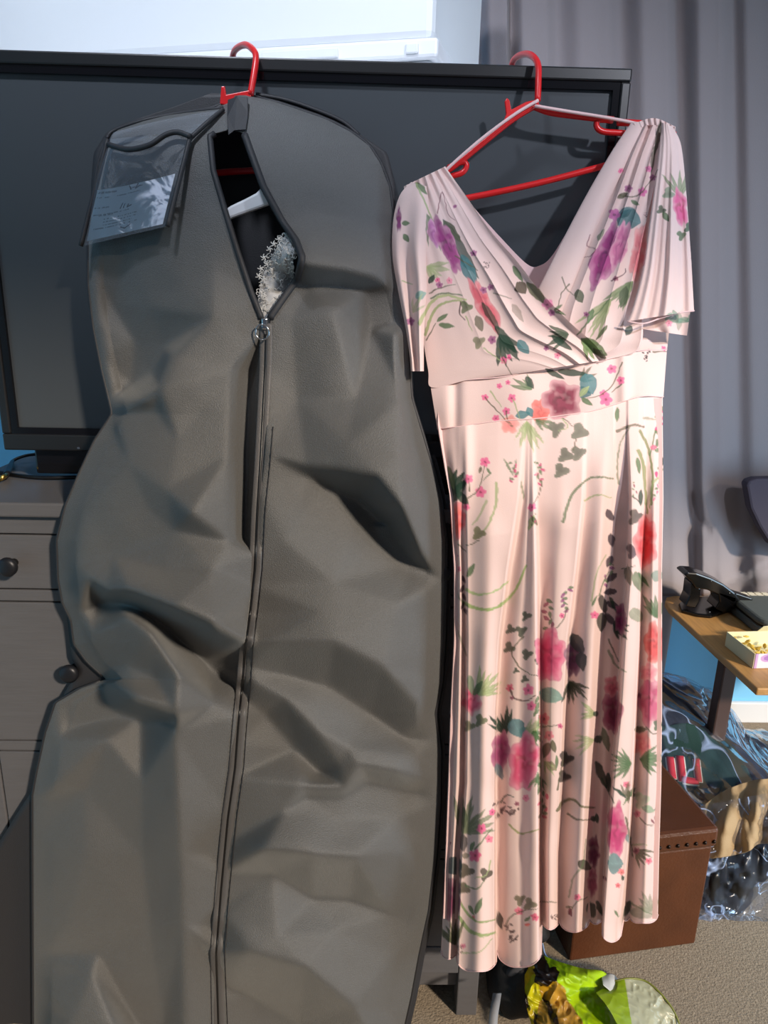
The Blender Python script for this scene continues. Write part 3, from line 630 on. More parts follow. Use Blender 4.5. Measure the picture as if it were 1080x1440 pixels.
def paint(x, y, base=PINK, sx=0, sy=0):
    shp = x.shape; x = x.reshape(-1)-sx; y = y.reshape(-1)-sy
    c = np.tile(base, (x.size, 1)); x = x+1.6*(vn(x, y, 5, 5)-.5); y = y+1.6*(vn(x, y, 5, 6)-.5)
    blot = .86+.28*vn(x, y, 7, 7)
    for p in PR:
        k = p[0]
        if k == 'stem':
            pts = p[1]; mnx, mny = pts.min(0)-3; mxx, mxy = pts.max(0)+3
            idx = np.nonzero((x > mnx) & (x < mxx) & (y > mny) & (y < mxy))[0]
            if not idx.size: continue
            d, _, t = sd_path(x[idx], y[idx], pts); w_ = p[2]*(1-.45*t)
            al = np.clip((w_-d)/.8+.5, 0, 1)*p[4]; c[idx] = c[idx]*(1-al[:, None])+p[3]*al[:, None]; continue
        _, cx, cy, rx, ry, rot = p[:6]; rr = max(rx, ry)*1.35+2
        idx = np.nonzero((np.abs(x-cx) < rr) & (np.abs(y-cy) < rr))[0]
        if not idx.size: continue
        dx, dy = x[idx]-cx, y[idx]-cy; ca, sa = math.cos(rot), math.sin(rot); ex, ey = dx*ca+dy*sa, -dx*sa+dy*ca; bl = blot[idx][:, None]
        if k == 'leaf':
            l, w_ = rx, ry; f = np.clip(1-(ex/l)**2, 0, 1); hw_ = w_*f**.8*(1-.25*ex/l)
            al = np.clip((hw_-np.abs(ey))/.9+.35, 0, 1)*(np.abs(ex) < l)*p[7]
            vein = np.where(np.abs(ey) < .5, 1.18, 1.0)[:, None]; cc = np.clip(p[6]*bl*vein, 0, 1)
        elif k == 'ivy':
            r = np.hypot(ex, ey); th = np.arctan2(ey, ex); R = rx*(.78+.22*np.cos(3*th)+.06*np.cos(5*th+1))
            al = np.clip((R-r)/1.0+.4, 0, 1)*p[7]; cc = np.clip(p[6]*bl*(.8+.5*np.clip(r/R, 0, 1))[:, None], 0, 1)
        elif k == 'bloss':
            r = np.hypot(ex, ey); th = np.arctan2(ey, ex); R = rx*(.72+.32*np.abs(np.cos(2.5*th))); q = np.clip(r/R, 0, 1)[:, None]
            al = np.clip((R-r)/.9+.4, 0, 1)*p[7]; cc = p[6]*(1-.0*q)+(np.array([.95, .45, .6])-p[6])*q*.35; cc = cc*np.where(r < rx*.22, .45, 1)[:, None]
        else:
            pal, rim = p[6], p[7]; qx, qy = ex/rx, ey/ry; r = np.hypot(qx, qy); th = np.arctan2(qy, qx)
            R = .9+.10*np.cos(5*th+cx)+.05*np.cos(9*th+cy); q = r/R
            sp = np.sin(th*2+q*9+3.5*vn(ex, ey, 9, 8)+cx)*.5+.5; n1 = vn(ex*1.0, ey*1.0, 6, 9)
            cc = pal[0]*(1-q)[:, None]*0+pal[0]
            pale = pal[0]*.45+PINK*.55
            tq = np.clip((q-.62)/.38, 0, 1)[:, None]; cc = pal[1]*(1-tq)+ (pal[0]*.6+pale*.4)*tq
            dk = np.clip((sp*.75+n1*.6-.55)*1.5, 0, 1)*np.clip(1.15-q*1.05, 0, 1); cc = cc*(1-dk[:, None])+pal[2]*dk[:, None]
            lt = np.clip((n1-.5)*2.2, 0, 1)*np.clip(q*1.3, 0, 1); cc = cc*(1-.55*lt[:, None])+pale*.55*lt[:, None]
            rimline = np.exp(-((q-.97)/.05)**2)*rim; cc = cc*(1-.25*rimline[:, None])
            al = np.clip((1-q)*min(rx, ry)/1.3+.3, 0, 1)*.96
        c[idx] = c[idx]*(1-al[:, None])+cc*al[:, None]
    return c.reshape(shp+(3,))
exec_print = True
def spray(x, y, n=7, s=14, c=MAG, up=True):
    for k in range(n):
        a = k/(n-1.); bx, by = x+random.uniform(-.28, .28)*s, y+(a-.5)*s*1.5; leaf(bx, by, s*.2, s*.1, random.uniform(0, 3), c if k % 2 else GM, .85)
# -- waistband
fan(748, 548, 30, -2.9, -1.9, 4, GM); fan(815, 535, 26, -1.2, .0, 4, OLV); leaf(805, 524, 22, 5, 0.1, GD); leaf(780, 526, 16, 4, .5, GD)
leaf(828, 540, 16, 12, 1.2, TEAL); leaf(820, 552, 12, 8, .3, TEAL*.8); leaf(745, 538, 10, 5, 1.0, GD)
rose(760, 578, 15, 20, 0, (CORAL, CORAL*.95+.03, c3(200, 90, 90)), .2); rose(790, 562, 31, 30, .3, (c3(232, 170, 180), c3(150, 62, 86), c3(96, 30, 50)))
leaf(735, 583, 11, 6, -.2, TEAL); leaf(745, 580, 8, 5, 1.1, TEAL); rose(717, 597, 14, 14, 0, (c3(244, 170, 160), c3(240, 150, 145), c3(225, 130, 130)), 0)
fan(740, 592, 42, .9, 2.1, 6, GL, .1); fan(752, 590, 30, .2, .9, 3, GM, .12)
for q in ((682, 559, 5), (720, 560, 6), (702, 543, 4), (712, 578, 6), (697, 588, 5), (708, 505, 4), (714, 538, 4)): bloss(*q)
stem([(682, 560), (694, 572), (712, 592), (720, 600)], 1, OLV); stem([(712, 578), (714, 590), (722, 600)], 1); stem([(722, 562), (728, 580), (732, 592)], 1, GL); stem([(690, 550), (705, 572)], 1, GL)
for q in ((860, 519, 7), (873, 535, 6), (852, 562, 9), (848, 554, 6)): bloss(*q)
stem([(875, 510), (862, 540), (845, 555), (826, 560)], 1); stem([(874, 540), (860, 552)], 1); leaf(825, 565, 10, 4, .6, GM); leaf(822, 550, 10, 4, -.8, GL)
cone(910, 500, 8, c3(40, 34, 36)); bloss(934, 490, 4); stem([(918, 495), (945, 494)], .9)
# -- skirt, left half
for q in ((782, 603, 13), (815, 607, 14), (795, 640, 12), (813, 637, 12), (789, 662, 12)): ivy(*q, c3(104, 106, 92))
stem([(790, 588), (798, 600), (786, 606)], 1.0, GL); stem([(792, 588), (806, 600)], .9, OLV); stem([(810, 618), (806, 635)], 1)
leaf(868, 583, 11, 3.2, 1.57, GM)
fan(628, 700, 52, -2.3, -.7, 7, GD, .20, .95); leaf(645, 690, 22, 7, -1.0, GD); leaf(634, 672, 18, 5, 1.3, GM)
rose(641, 732, 15, 30, .1, (c3(240, 130, 150), CORAL, c3(206, 44, 74))); leaf(650, 700, 14, 6, .8, GD)
for q in ((682, 650, 7), (659, 673, 6.5), (676, 692, 8), (656, 713, 5)): bloss(*q)
stem([(656, 702), (670, 692), (676, 680), (681, 656)], 1.1); stem([(660, 690), (660, 676)], .9); stem([(690, 665), (680, 675)], .9, GM); leaf(687, 662, 5, 2, 1.2, GM); leaf(675, 661, 5, 2, 1.8, OLV)
stem([(698, 680), (697, 710), (688, 735), (680, 748)], 2.4, GL); stem([(684, 705), (675, 725), (665, 738)], 1.8, GL, .7); ivy(673, 750, 10.5, c3(120, 116, 84)); stem([(673, 760), (662, 766), (655, 767)], 1)
leaf(662, 802, 12, 4.5, -1.1, GM); stem([(645, 766), (656, 776)], 1); bloss(641, 782, 4, PUR); bloss(644, 800, 5, ROSE); rose(640, 820, 0.1, .1)
stem([(655, 829), (672, 836), (695, 832), (715, 818)], 2.0, c3(170, 190, 130)); stem([(652, 848), (672, 856), (694, 856), (715, 842), (728, 824), (740, 796)], 2.6, c3(150, 178, 104)); stem([(640, 820), (645, 840), (660, 854)], 2, GM, .5); stem([(636, 870), (650, 905), (656, 922)], 2.2, GM, .5)
for k, q in enumerate([(652, 815), (650, 828), (653, 840), (651, 852), (655, 860)]): leaf(q[0], q[1], 6, 2.5, 1.2*(-1)**k, c3(88, 62, 76))
fan(722, 668, 34, -2.1, -1.4, 2, GM, .08); spray(722, 664, 8, 17, MAG); leaf(735, 690, 14, 2, 1.4, GM, .7); spray(759, 666, 10, 20, MAG); stem([(762, 680), (756, 698), (750, 708)], 1); bloss(748, 713, 6); leaf(747, 735, 12, 4, 1.9, GL); leaf(752, 733, 8, 3, 1, OLV); spray(750, 730, 5, 10, MAG)
stem([(792, 734), (800, 705), (815, 683), (835, 671), (862, 673)], 2.2, GM, .8); stem([(822, 704), (840, 696), (860, 700)], 1.3, GL)
stem([(870, 680), (868, 650), (874, 620), (886, 600)], 1.6, GM, .7); stem([(868, 606), (890, 598), (905, 600)], 2.4, OLV, .8); stem([(905, 588), (925, 590)], 1.6, GM, .6)
stem([(900, 606), (912, 632), (918, 672), (916, 710)], 2.2, c3(128, 136, 88)); stem([(898, 634), (905, 655), (908, 700), (910, 722)], 2.6, c3(140, 148, 96)); stem([(922, 605), (914, 640)], 1.2, GM); stem([(930, 670), (918, 680), (914, 715)], 1.6, GL)
spray(928, 592, 9, 22, MAG); spray(930, 640, 7, 26, GM); leaf(898, 655, 12, 3.5, 1.4, GM); leaf(930, 650, 8, 4, 1.5, GD); leaf(923, 667, 5, 2.5, 1.5, MAG); leaf(919, 629, 5, 4, 0, ROSE); spray(924, 690, 6, 16, ROSE)
ivy(894, 727, 13, c3(96, 84, 76)); leaf(901, 700, 12, 3, 1.6, GD); stem([(890, 698), (900, 706)], 1.1, GD); spray(893, 688, 5, 12, DKR); ivy(890, 775, 12, c3(92, 72, 80)); leaf(884, 810, 14, 6, 1.4, c3(130, 116, 100)); stem([(875, 800), (893, 796)], 1.1, OLV)
rose(908, 762, 18, 40, 0, (c3(244, 160, 160), c3(230, 90, 92), c3(200, 50, 60))); leaf(897, 818, 15, 7, 1.3, c3(124, 132, 104)); leaf(925, 810, 10, 8, 0, c3(140, 164, 150), .8); leaf(905, 815, 14, 3, .9, GM)
for k, q in enumerate([(858, 725), (860, 760), (857, 790), (860, 812), (858, 832), (861, 850), (857, 870)]): leaf(q[0], q[1], 10, 5, 1.0+.5*k, c3(62, 50, 62)); 
spray(855, 808, 6, 20, PUR)
# row at 830-900
spray(797, 843, 10, 22, PUR); bloss(790, 866, 4); stem([(798, 855), (790, 875), (776, 888)], 1); spray(772, 865, 9, 26, c3(150, 70, 100)); stem([(842, 838), (848, 820), (856, 805)], 1, GM); bloss(836, 865, 6); leaf(836, 845, 9, 2, -1.1, GM)
stem([(832, 845), (838, 810), (852, 780)], 1.4, GL, .7)
for q in ((740, 866, 8), (718, 885, 8), (733, 887, 9), (716, 911, 9), (741, 920, 9), (726, 943, 5), (738, 955, 6), (755, 905, 5), (756, 930, 5)): ivy(*q, c3(78, 88, 74))
stem([(736, 895), (720, 915), (728, 935), (745, 948), (756, 950)], 1.2); 
rose(774, 922, 24, 42, 0, (c3(232, 130, 165), c3(220, 92, 132), c3(180, 44, 92))); rose(806, 925, 13, 30, 0, (c3(120, 70, 110), c3(104, 50, 88), c3(66, 42, 62)), 0); leaf(812, 905, 16, 9, 1.0, c3(66, 72, 72)); leaf(818, 930, 14, 8, 1.4, c3(66, 72, 72))
leaf(775, 978, 18, 11, .3, c3(126, 158, 148)); fan(800, 958, 36, .3, 1.9, 7, c3(58, 66, 52), .1, .9)
bloss(717, 967, 6, c3(214, 60, 100)); bloss(743, 970, 8); bloss(747, 993, 7); stem([(718, 970), (724, 982), (740, 985), (752, 978)], 1.2, c3(84, 60, 60)); bloss(720, 981, 3, DKR)
for y_ in range(985, 1120, 9): leaf(756+random.uniform(-3, 3), y_, 7, 2.4, random.uniform(.6, 2.4), GM)
fan(712, 1032, 40, -2.6, -1.3, 6, GD, .11, .95); leaf(727, 1024, 15, 12, 1.1, c3(92, 138, 146)); leaf(738, 1030, 9, 8, 1.4, c3(96, 138, 140)); fan(738, 1034, 34, -1.2, -.5, 3, GL, .16, .7); leaf(752, 1036, 9, 6, 1.4, c3(60, 110, 54))
rose(704, 1056, 15, 30, .1, (c3(190, 100, 140), c3(160, 66, 116), c3(120, 50, 90)), 0); rose(737, 1072, 24, 46, .15, (c3(236, 140, 170), c3(222, 86, 128), c3(182, 30, 72))); leaf(702, 1085, 12, 6, 1.2, c3(110, 130, 140)); fan(756, 1090, 22, .8, 2.2, 5, GM, .12)
bloss(765, 1011, 8, c3(228, 120, 130)); bloss(772, 1034, 7, c3(240, 130, 140)); stem([(760, 1022), (785, 1020), (790, 1019)], 1); bloss(788, 1021, 4, MAG); leaf(768, 1055, 12, 6, 1.9, OLV); leaf(778, 1050, 9, 4, 1.3, OLV); leaf(776, 1078, 9, 6, .6, c3(140, 136, 106)); leaf(783, 1072, 10, 2.5, 1.6, GM); fan(765, 1070, 24, .5, 1.4, 3, GL, .08)
ivy(796, 1067, 12, c3(58, 54, 54)); ivy(793, 1092, 10, c3(58, 54, 54)); stem([(784, 1110), (790, 1078), (796, 1060)], 1.2)
fan(838, 1005, 26, 2.9, 3.9, 4, GL, .14, .8); fan(836, 1040, 30, 2.3, 3.4, 4, GL, .1, .7); leaf(838, 1004, 5, 4, 1, GD); leaf(842, 1040, 6, 6, 1, GD)
leaf(848, 850, 14, 6, 1.3, c3(52, 54, 50)); leaf(846, 875, 14, 7, 1.6, c3(56, 60, 50)); fan(862, 880, 26, -.9, 1.2, 6, GD, .16, .95); rose(873, 870, 9, 25, 0, (c3(170, 80, 120), c3(150, 60, 106), c3(90, 30, 70)), 0); leaf(862, 850, 12, 2.5, 1.2, GD)
rose(861, 1000, 16, 34, 0, (c3(190, 100, 130), c3(160, 66, 100), c3(104, 26, 52))); rose(860, 965, 12, 16, 0, (c3(220, 140, 150), c3(200, 100, 120), c3(150, 60, 80)), 0); stem([(856, 915), (866, 935), (880, 945)], 2, GM, .7); stem([(856, 900), (870, 930)], 1.4, OLV)
leaf(852, 1040, 18, 5, 1.3, c3(110, 116, 96)); leaf(846, 1090, 22, 6, 1.2, c3(30, 46, 34)); leaf(856, 1100, 14, 4, 1.5, c3(38, 54, 40)); stem([(846, 1095), (858, 1118), (864, 1130)], 1.3, GD)
rose(920, 905, 16, 34, 0, (c3(240, 140, 130), c3(222, 84, 84), c3(178, 40, 48))); fan(925, 870, 38, -2.4, -1.2, 6, GM, .14); leaf(895, 865, 12, 9, .8, c3(150, 152, 130), .85)
rose(914, 985, 18, 42, 0, (c3(232, 150, 170), c3(206, 92, 128), c3(158, 40, 80))); rose(912, 945, 14, 14, 0, (c3(240, 180, 180), c3(232, 140, 150), c3(214, 100, 120)), 0); leaf(901, 1026, 9, 5, 0, OLV); ivy(925, 1020, 8, c3(70, 94, 70)); bloss(899, 978, 4, DKR); stem([(908, 1022), (918, 1032), (930, 1028)], 1)
rose(904, 1046, 13, 20, 0, (c3(244, 180, 170), c3(236, 150, 150), c3(220, 100, 120)), 0)
fan(888, 1075, 34, 2.2, 4.2, 8, GM, .11, .9); fan(900, 1068, 38, -.7, .9, 7, GM, .13, .9); bloss(881, 1104, 5, c3(240, 100, 130)); fan(880, 1120, 22, -2.5, -.2, 5, OLV, .14); leaf(872, 1115, 14, 2.4, .7, GD); leaf(885, 1120, 16, 2.4, 2.2, GM)
rose(867, 1168, 15, 44, 0, (c3(214, 90, 140), c3(196, 56, 116), c3(146, 24, 76))); leaf(865, 1214, 11, 15, 0, c3(104, 138, 140)); bloss(874, 1226, 5, CORAL); leaf(851, 1235, 4, 2, 1, DKR); leaf(876, 1235, 4, 2, 1, GD); bloss(869, 1245, 4, c3(226, 90, 90)); leaf(884, 1180, 7, 4, 1.3, TEAL, .7); stem([(880, 1150), (886, 1180), (890, 1205)], 1.4, OLV); leaf(884, 1120, 10, 3, 1.6, OLV)
ivy(902, 1125, 13, c3(170, 186, 160), .7); leaf(912, 1138, 10, 5, .3, c3(140, 172, 140), .8); bloss(896, 1145, 5, ROSE); stem([(900, 1150), (910, 1160), (926, 1160)], 1); leaf(918, 1155, 4, 2, 1, DKR); leaf(924, 1136, 5, 1.6, 2.6, GD); leaf(923, 1152, 5, 2, 1, DKR)
fan(893, 1195, 30, .1, 1.3, 5, OLV, .08, .9); bloss(912, 1211, 5, c3(236, 90, 110)); bloss(895, 1196, 5, DKR); stem([(890, 1188), (910, 1188)], 1, GL)
fan(916, 1282, 30, -2.7, -1.0, 6, c3(150, 148, 128), .14, .8); leaf(905, 1284, 20, 8, .1, c3(150, 150, 130), .7); stem([(888, 1270), (905, 1280), (922, 1288)], 1.4, GM, .7)
stem([(784, 1140), (792, 1127), (806, 1124), (818, 1134), (836, 1136)], 2.2, c3(100, 102, 66)); stem([(798, 1144), (812, 1152), (832, 1153)], 1.6, OLV); leaf(834, 1152, 5, 4, 1, GD); leaf(839, 1151, 7, 3, 1.4, GD)
rose(835, 1198, 9, 26, 0, (c3(150, 70, 110), c3(124, 40, 84), c3(80, 22, 56)), 0); rose(833, 1240, 8, 24, 0, (c3(200, 130, 150), c3(176, 90, 120), c3(130, 60, 90)), 0); leaf(822, 1217, 11, 7, .5, c3(60, 62, 50)); stem([(800, 1262), (806, 1235), (820, 1215), (824, 1180)], 1.6, GM, .6); bloss(812, 1262, 5, c3(226, 90, 130)); stem([(800, 1285), (812, 1268), (826, 1262)], 1); leaf(802, 1283, 6, 3, 1.3, DKR); leaf(800, 1276, 5, 2, 0, OLV); leaf(832, 1280, 12, 7, 1.3, c3(64, 70, 62)); leaf(843, 1277, 12, 4, 1.2, c3(40, 54, 42)); leaf(882, 1278, 12, 5, 1.9, c3(40, 58, 44)); leaf(867, 1285, 6, 2, 1, GM)
# lower left flutes
rose(664, 985, 15, 22, 0, (c3(246, 170, 180), c3(232, 104, 136), c3(190, 40, 84))); fan(672, 978, 44, -1.5, -.1, 7, GL, .10, .85); leaf(662, 963, 14, 5, 1.5, c3(146, 160, 132)); leaf(672, 968, 12, 5, -1.0, GM); ivy(660, 1021, 9, c3(120, 118, 92)); ivy(676, 1013, 10, c3(110, 116, 88)); leaf(634, 1008, 5, 3, 1, DKR); leaf(637, 1014, 4, 2, 0, DKR)
fan(650, 1172, 52, -1.75, -.15, 9, c3(128, 134, 108), .11, .85); leaf(652, 1150, 16, 5, 1.5, c3(90, 100, 78)); bloss(677, 1165, 7); bloss(688, 1180, 6, c3(240, 110, 140)); bloss(668, 1203, 9, c3(226, 50, 118)); bloss(692, 1142, 5); stem([(668, 1194), (680, 1180), (692, 1165)], 1.2, GM); leaf(664, 1190, 7, 3, -1.2, GM); leaf(655, 1203, 6, 4, 0, OLV, .7)
ivy(655, 1225, 12, c3(84, 78, 64)); ivy(683, 1229, 10, c3(74, 68, 56)); ivy(652, 1250, 10, c3(96, 90, 72)); leaf(651, 1185, 13, 7, 1.5, c3(96, 90, 92)); stem([(655, 1245), (670, 1250), (682, 1238)], 1.2, GM); stem([(690, 1210), (684, 1230), (668, 1235)], 1.2, GL); leaf(663, 1280, 8, 3, 1.1, GM); leaf(673, 1274, 13, 4, -1.2, GM); bloss(665, 1290, 3, CORAL)
stem([(648, 1270), (660, 1288), (675, 1297), (697, 1293)], 1.8, c3(134, 158, 98)); stem([(646, 1290), (660, 1308), (678, 1315), (697, 1311)], 2.6, c3(140, 166, 100)); stem([(650, 1300), (664, 1312), (680, 1318)], 1.6, GL); stem([(650, 1340), (675, 1338), (692, 1320)], 1, GL); bloss(652, 1330, 4, ROSE); cone(646, 1336, 7)
leaf(638, 1218, 14, 13, 1.0, c3(70, 92, 96)); rose(632, 1262, 18, 34, 0, (c3(150, 80, 110), c3(122, 50, 86), c3(90, 34, 66)), 0); fan(640, 1330, 40, -2.4, -1.2, 7, c3(96, 100, 74), .1, .9); leaf(630, 1185, 5, 4, 0, DKR)
cone(703, 1138, 12); cone(721, 1137, 10); stem([(704, 1128), (712, 1118), (722, 1120)], 1.3, GD); bloss(740, 1122, 5, c3(226, 120, 150)); bloss(727, 1130, 4, DKR); stem([(716, 1160), (732, 1172), (758, 1166)], 1.5, c3(150, 156, 100)); spray(763, 1132, 8, 22, c3(200, 70, 110)); stem([(758, 1150), (766, 1130)], 1)
ivy(731, 1265, 9, c3(118, 110, 88)); ivy(745, 1271, 10, c3(118, 110, 88)); bloss(730, 1281, 6, c3(236, 100, 130)); bloss(752, 1290, 6, c3(222, 60, 104)); stem([(712, 1300), (720, 1288), (738, 1280), (756, 1278)], 1.1); cone(718, 1312, 13); leaf(742, 1292, 5, 2.5, -.7, GM); leaf(742, 1300, 4, 2, 0, CORAL); leaf(703, 1295, 12, 5, 1.4, c3(60, 54, 46)); stem([(760, 1268), (783, 1269)], 1, OLV); cone(780, 1290, 7)
# -- bodice left
fan(600, 300, 60, 1.0, 1.5, 3, GM, .06, .7); leaf(593, 265, 12, 4, .8, GM); stem([(585, 258), (600, 290), (612, 320)], 1.5, GL); stem([(615, 300), (622, 270), (630, 300), (640, 310)], .8, DKR, .7); bloss(640, 290, 3, PUR)
leaf(648, 350, 50, 7, 1.02, c3(60, 78, 70), .85); leaf(636, 325, 20, 6, .9, c3(90, 96, 76)); rose(612, 328, 11, 22, -.3, (c3(214, 150, 196), c3(206, 130, 186), c3(170, 90, 150)), 0); rose(630, 345, 13, 48, -.42, (c3(190, 100, 160), c3(164, 66, 134), c3(110, 40, 92)))
leaf(660, 382, 22, 9, 1.1, TEAL); leaf(656, 370, 14, 6, 1.0, TEAL*.85); rose(682, 430, 13, 48, -.5, (c3(236, 140, 150), c3(226, 104, 118), c3(196, 60, 88))); fan(702, 470, 46, .5, 1.6, 6, c3(52, 74, 62), .14, .9); leaf(712, 478, 26, 6, .9, GD); leaf(736, 488, 12, 7, .9, TEAL); bloss(692, 478, 6, PUR); leaf(690, 445, 24, 5, 1.0, GD, .8)
fan(600, 375, 34, -.2, 1.2, 5, GL, .18, .7); leaf(607, 392, 8, 4, -1, GD); bloss(618, 401, 5, PUR); bloss(615, 394, 4); bloss(632, 395, 5, c3(240, 150, 170)); stem([(604, 412), (620, 405), (640, 400)], 1); leaf(592, 415, 9, 6, -.5, c3(140, 176, 166))
stem([(590, 455), (605, 428), (625, 415), (655, 422)], 2.6, c3(176, 186, 130)); stem([(598, 470), (612, 435), (640, 422), (660, 430)], 2.2, c3(160, 172, 116)); stem([(606, 420), (622, 412), (650, 415)], 1.4, GM)
leaf(628, 458, 12, 4, .1, GM); leaf(622, 447, 10, 3, -.6, GM); stem([(600, 478), (612, 455)], 1); ivy(655, 432, 10, c3(104, 112, 84)); stem([(648, 425), (646, 440), (654, 450)], 1, c3(70, 50, 50)); ivy(673, 481, 10, c3(136, 132, 108)); stem([(655, 445), (664, 465)], 1, GL); leaf(674, 455, 12, 6, 1.2, OLV, .8)
bloss(708, 507, 5); bloss(716, 502, 4); stem([(700, 490), (715, 520), (720, 527)], 1); stem([(680, 490), (708, 510)], 1, GL); bloss(577, 452, 6, PUR); leaf(571, 314, 6, 4, 0, GM); leaf(571, 335, 7, 4, 1, GM); rose(561, 308, 4, 20, 0, (PUR, PUR, DKR), 0); stem([(566, 395), (580, 400)], 1, GL); fan(580, 440, 30, -1.5, -.6, 3, GL, .1, .6)
bloss(666, 356, 5, PUR); stem([(640, 360), (660, 372), (672, 380)], 1); cone(684, 373, 6); bloss(690, 404, 5, PUR); bloss(680, 408, 5, PUR); stem([(694, 412), (720, 420)], 1, OLV, .7); leaf(728, 440, 16, 5, 1.0, OLV, .5)
leaf(733, 405, 10, 9, .9, c3(74, 62, 42)); leaf(755, 413, 22, 7, .85, c3(112, 112, 84)); leaf(728, 385, 14, 4, 1.0, GM); bloss(770, 428, 8, c3(226, 130, 170)); bloss(776, 440, 5, PUR); leaf(788, 440, 9, 2.4, .3, GM); leaf(785, 432, 8, 2.4, -.6, GM)
fan(800, 470, 34, 2.4, 3.6, 5, c3(70, 84, 66), .14, .9); leaf(790, 482, 18, 5, .6, GD); bloss(784, 500, 5, c3(240, 120, 150)); bloss(768, 490, 4, PUR); leaf(835, 488, 22, 9, .55, c3(88, 108, 66)); leaf(843, 497, 12, 5, .7, c3(60, 64, 40)); fan(820, 478, 30, .3, 1.4, 5, c3(104, 128, 78), .14, .9)
# -- bodice right
leaf(925, 195, 26, 3.5, 1.75, c3(70, 74, 60), .9); leaf(918, 225, 20, 3, 1.7, c3(90, 92, 76), .8); bloss(912, 238, 5, c3(226, 110, 170)); bloss(884, 265, 6, PUR); bloss(903, 270, 7, c3(214, 90, 160)); bloss(918, 250, 5, PUR); bloss(873, 240, 4); stem([(872, 275), (895, 276), (915, 255), (925, 238)], 1, OLV); leaf(876, 275, 9, 3.5, -.4, OLV); leaf(893, 285, 7, 3, .5, GM)
leaf(884, 308, 18, 17, .3, c3(78, 124, 128)); leaf(880, 300, 10, 5, -.6, TEAL*.6); bloss(864, 302, 9, c3(176, 70, 150)); leaf(845, 330, 10, 3, -1, GM, .7); rose(853, 358, 20, 56, .42, (c3(204, 120, 172), c3(170, 60, 130), c3(96, 20, 80))); rose(872, 345, 12, 40, .3, (c3(230, 160, 190), c3(210, 120, 160), c3(170, 80, 130)), 0)
rose(898, 355, 12, 46, .15, (c3(244, 180, 176), c3(236, 140, 144), c3(214, 92, 110))); fan(890, 395, 50, 1.9, 2.6, 5, c3(124, 140, 104), .1, .9); leaf(877, 418, 16, 7, 1.8, c3(92, 104, 80)); leaf(815, 417, 10, 7, 1.2, c3(72, 88, 66)); fan(860, 420, 70, 1.9, 2.5, 5, c3(150, 160, 116), .07, .85); stem([(830, 330), (825, 345), (838, 350), (830, 360), (822, 362)], .9, DKR, .7); stem([(800, 400), (790, 412), (785, 430)], 1, OLV); stem([(790, 390), (800, 410), (815, 418)], 1, OLV, .8)
bloss(866, 392, 4, DKR); stem([(860, 395), (878, 385), (880, 378)], 1, c3(80, 40, 60)); leaf(830, 445, 12, 4, 1.9, GM); stem([(812, 470), (840, 440), (858, 420)], 1.2, GM); bloss(824, 442, 4, PUR); cone(908, 302, 4, DKR); leaf(884, 465, 8, 5, 2.0, c3(60, 82, 74)); leaf(846, 468, 14, 3, 2.2, c3(80, 96, 60))
# -- right sleeve
fan(956, 276, 44, -2.2, -1.0, 5, c3(140, 150, 118), .09, .85); ivy(940, 272, 10, c3(130, 146, 122), .85); ivy(930, 295, 7, c3(84, 96, 78)); leaf(936, 305, 8, 4, 1, GM); rose(957, 292, 11, 30, -.15, (c3(240, 150, 180), c3(226, 100, 150), c3(176, 60, 90))); ivy(958, 331, 8, c3(92, 112, 84)); ivy(969, 320, 8, c3(70, 100, 76)); leaf(955, 452, 14, 5, 1.6, GM, .5)
for k in range(8): leaf(940+5*k, 441+random.uniform(0, 14), 8, 3.5, random.uniform(0, 3), c3(128, 156, 136), .8)
bloss(941, 455, 5, c3(236, 140, 160)); bloss(940, 268, 0.1)

dress = empty('dress', tuple(U(780, 700, -.14)), 'long pink floral chiffon wrap dress with flutter sleeves on a red hanger', 'dress')
for o in LOOPS:
    o.parent = dress; o.matrix_parent_inverse = Matrix.Translation(-Vector(dress.location))
DM = MAT['dress']
lev = [600, 700, 800, 900, 1000, 1100, 1200, 1300, 1360]
KX = [[615, 632, 638, 638, 633, 630, 626, 622, 619], [635, 643, 647, 647, 645, 642, 637, 634, 631], [650, 650, 652, 653, 653, 652, 645, 642, 641], [656, 657, 658, 659, 658, 657, 650, 646, 645], [690, 690, 690, 685, 680, 680, 675, 675, 672],
 [735, 728, 712, 700, 695, 694, 694, 694, 695], [740, 736, 720, 706, 699, 698, 698, 698, 699], [744, 743, 738, 730, 728, 728, 728, 730, 730], [748, 750, 752, 753, 755, 755, 755, 756, 757], [752, 756, 759, 761, 762, 762, 761, 762, 762],
 [790, 795, 785, 778, 775, 775, 772, 772, 772], [820, 818, 808, 796, 790, 787, 782, 782, 782], [826, 824, 814, 802, 797, 793, 786, 786, 786], [850, 846, 840, 832, 826, 822, 816, 812, 812], [862, 862, 856, 850, 845, 838, 832, 827, 826], [866, 868, 866, 860, 855, 848, 843, 838, 838],
 [880, 884, 880, 872, 866, 858, 850, 846, 845], [884, 888, 888, 880, 874, 864, 856, 849, 848], [905, 905, 900, 898, 893, 888, 882, 868, 866], [908, 908, 903, 901, 897, 893, 886, 882, 880], [920, 920, 918, 916, 914, 912, 908, 905, 905], [932, 933, 931, 931, 931, 930, 927, 925, 924]]
f9 = lambda a, b: list(np.interp(np.arange(9), [0, 3, 8], [a, (a+b)/2, b]))
KH = [[-.02]*9, f9(.008, .004), f9(.010, -.018), f9(.014, .016), f9(.022, .034), f9(.020, .026), f9(.016, -.014), f9(.018, .014), f9(.022, .034), f9(.016, -.016),
 f9(.018, .024), f9(.020, .016), f9(.012, -.014), f9(.014, .030), f9(.012, -.022), f9(.004, -.012), f9(.006, -.020), f9(.022, .040), f9(.018, .022), f9(.008, -.012), f9(.012, .026), [-.018]*9]
sd_ = []
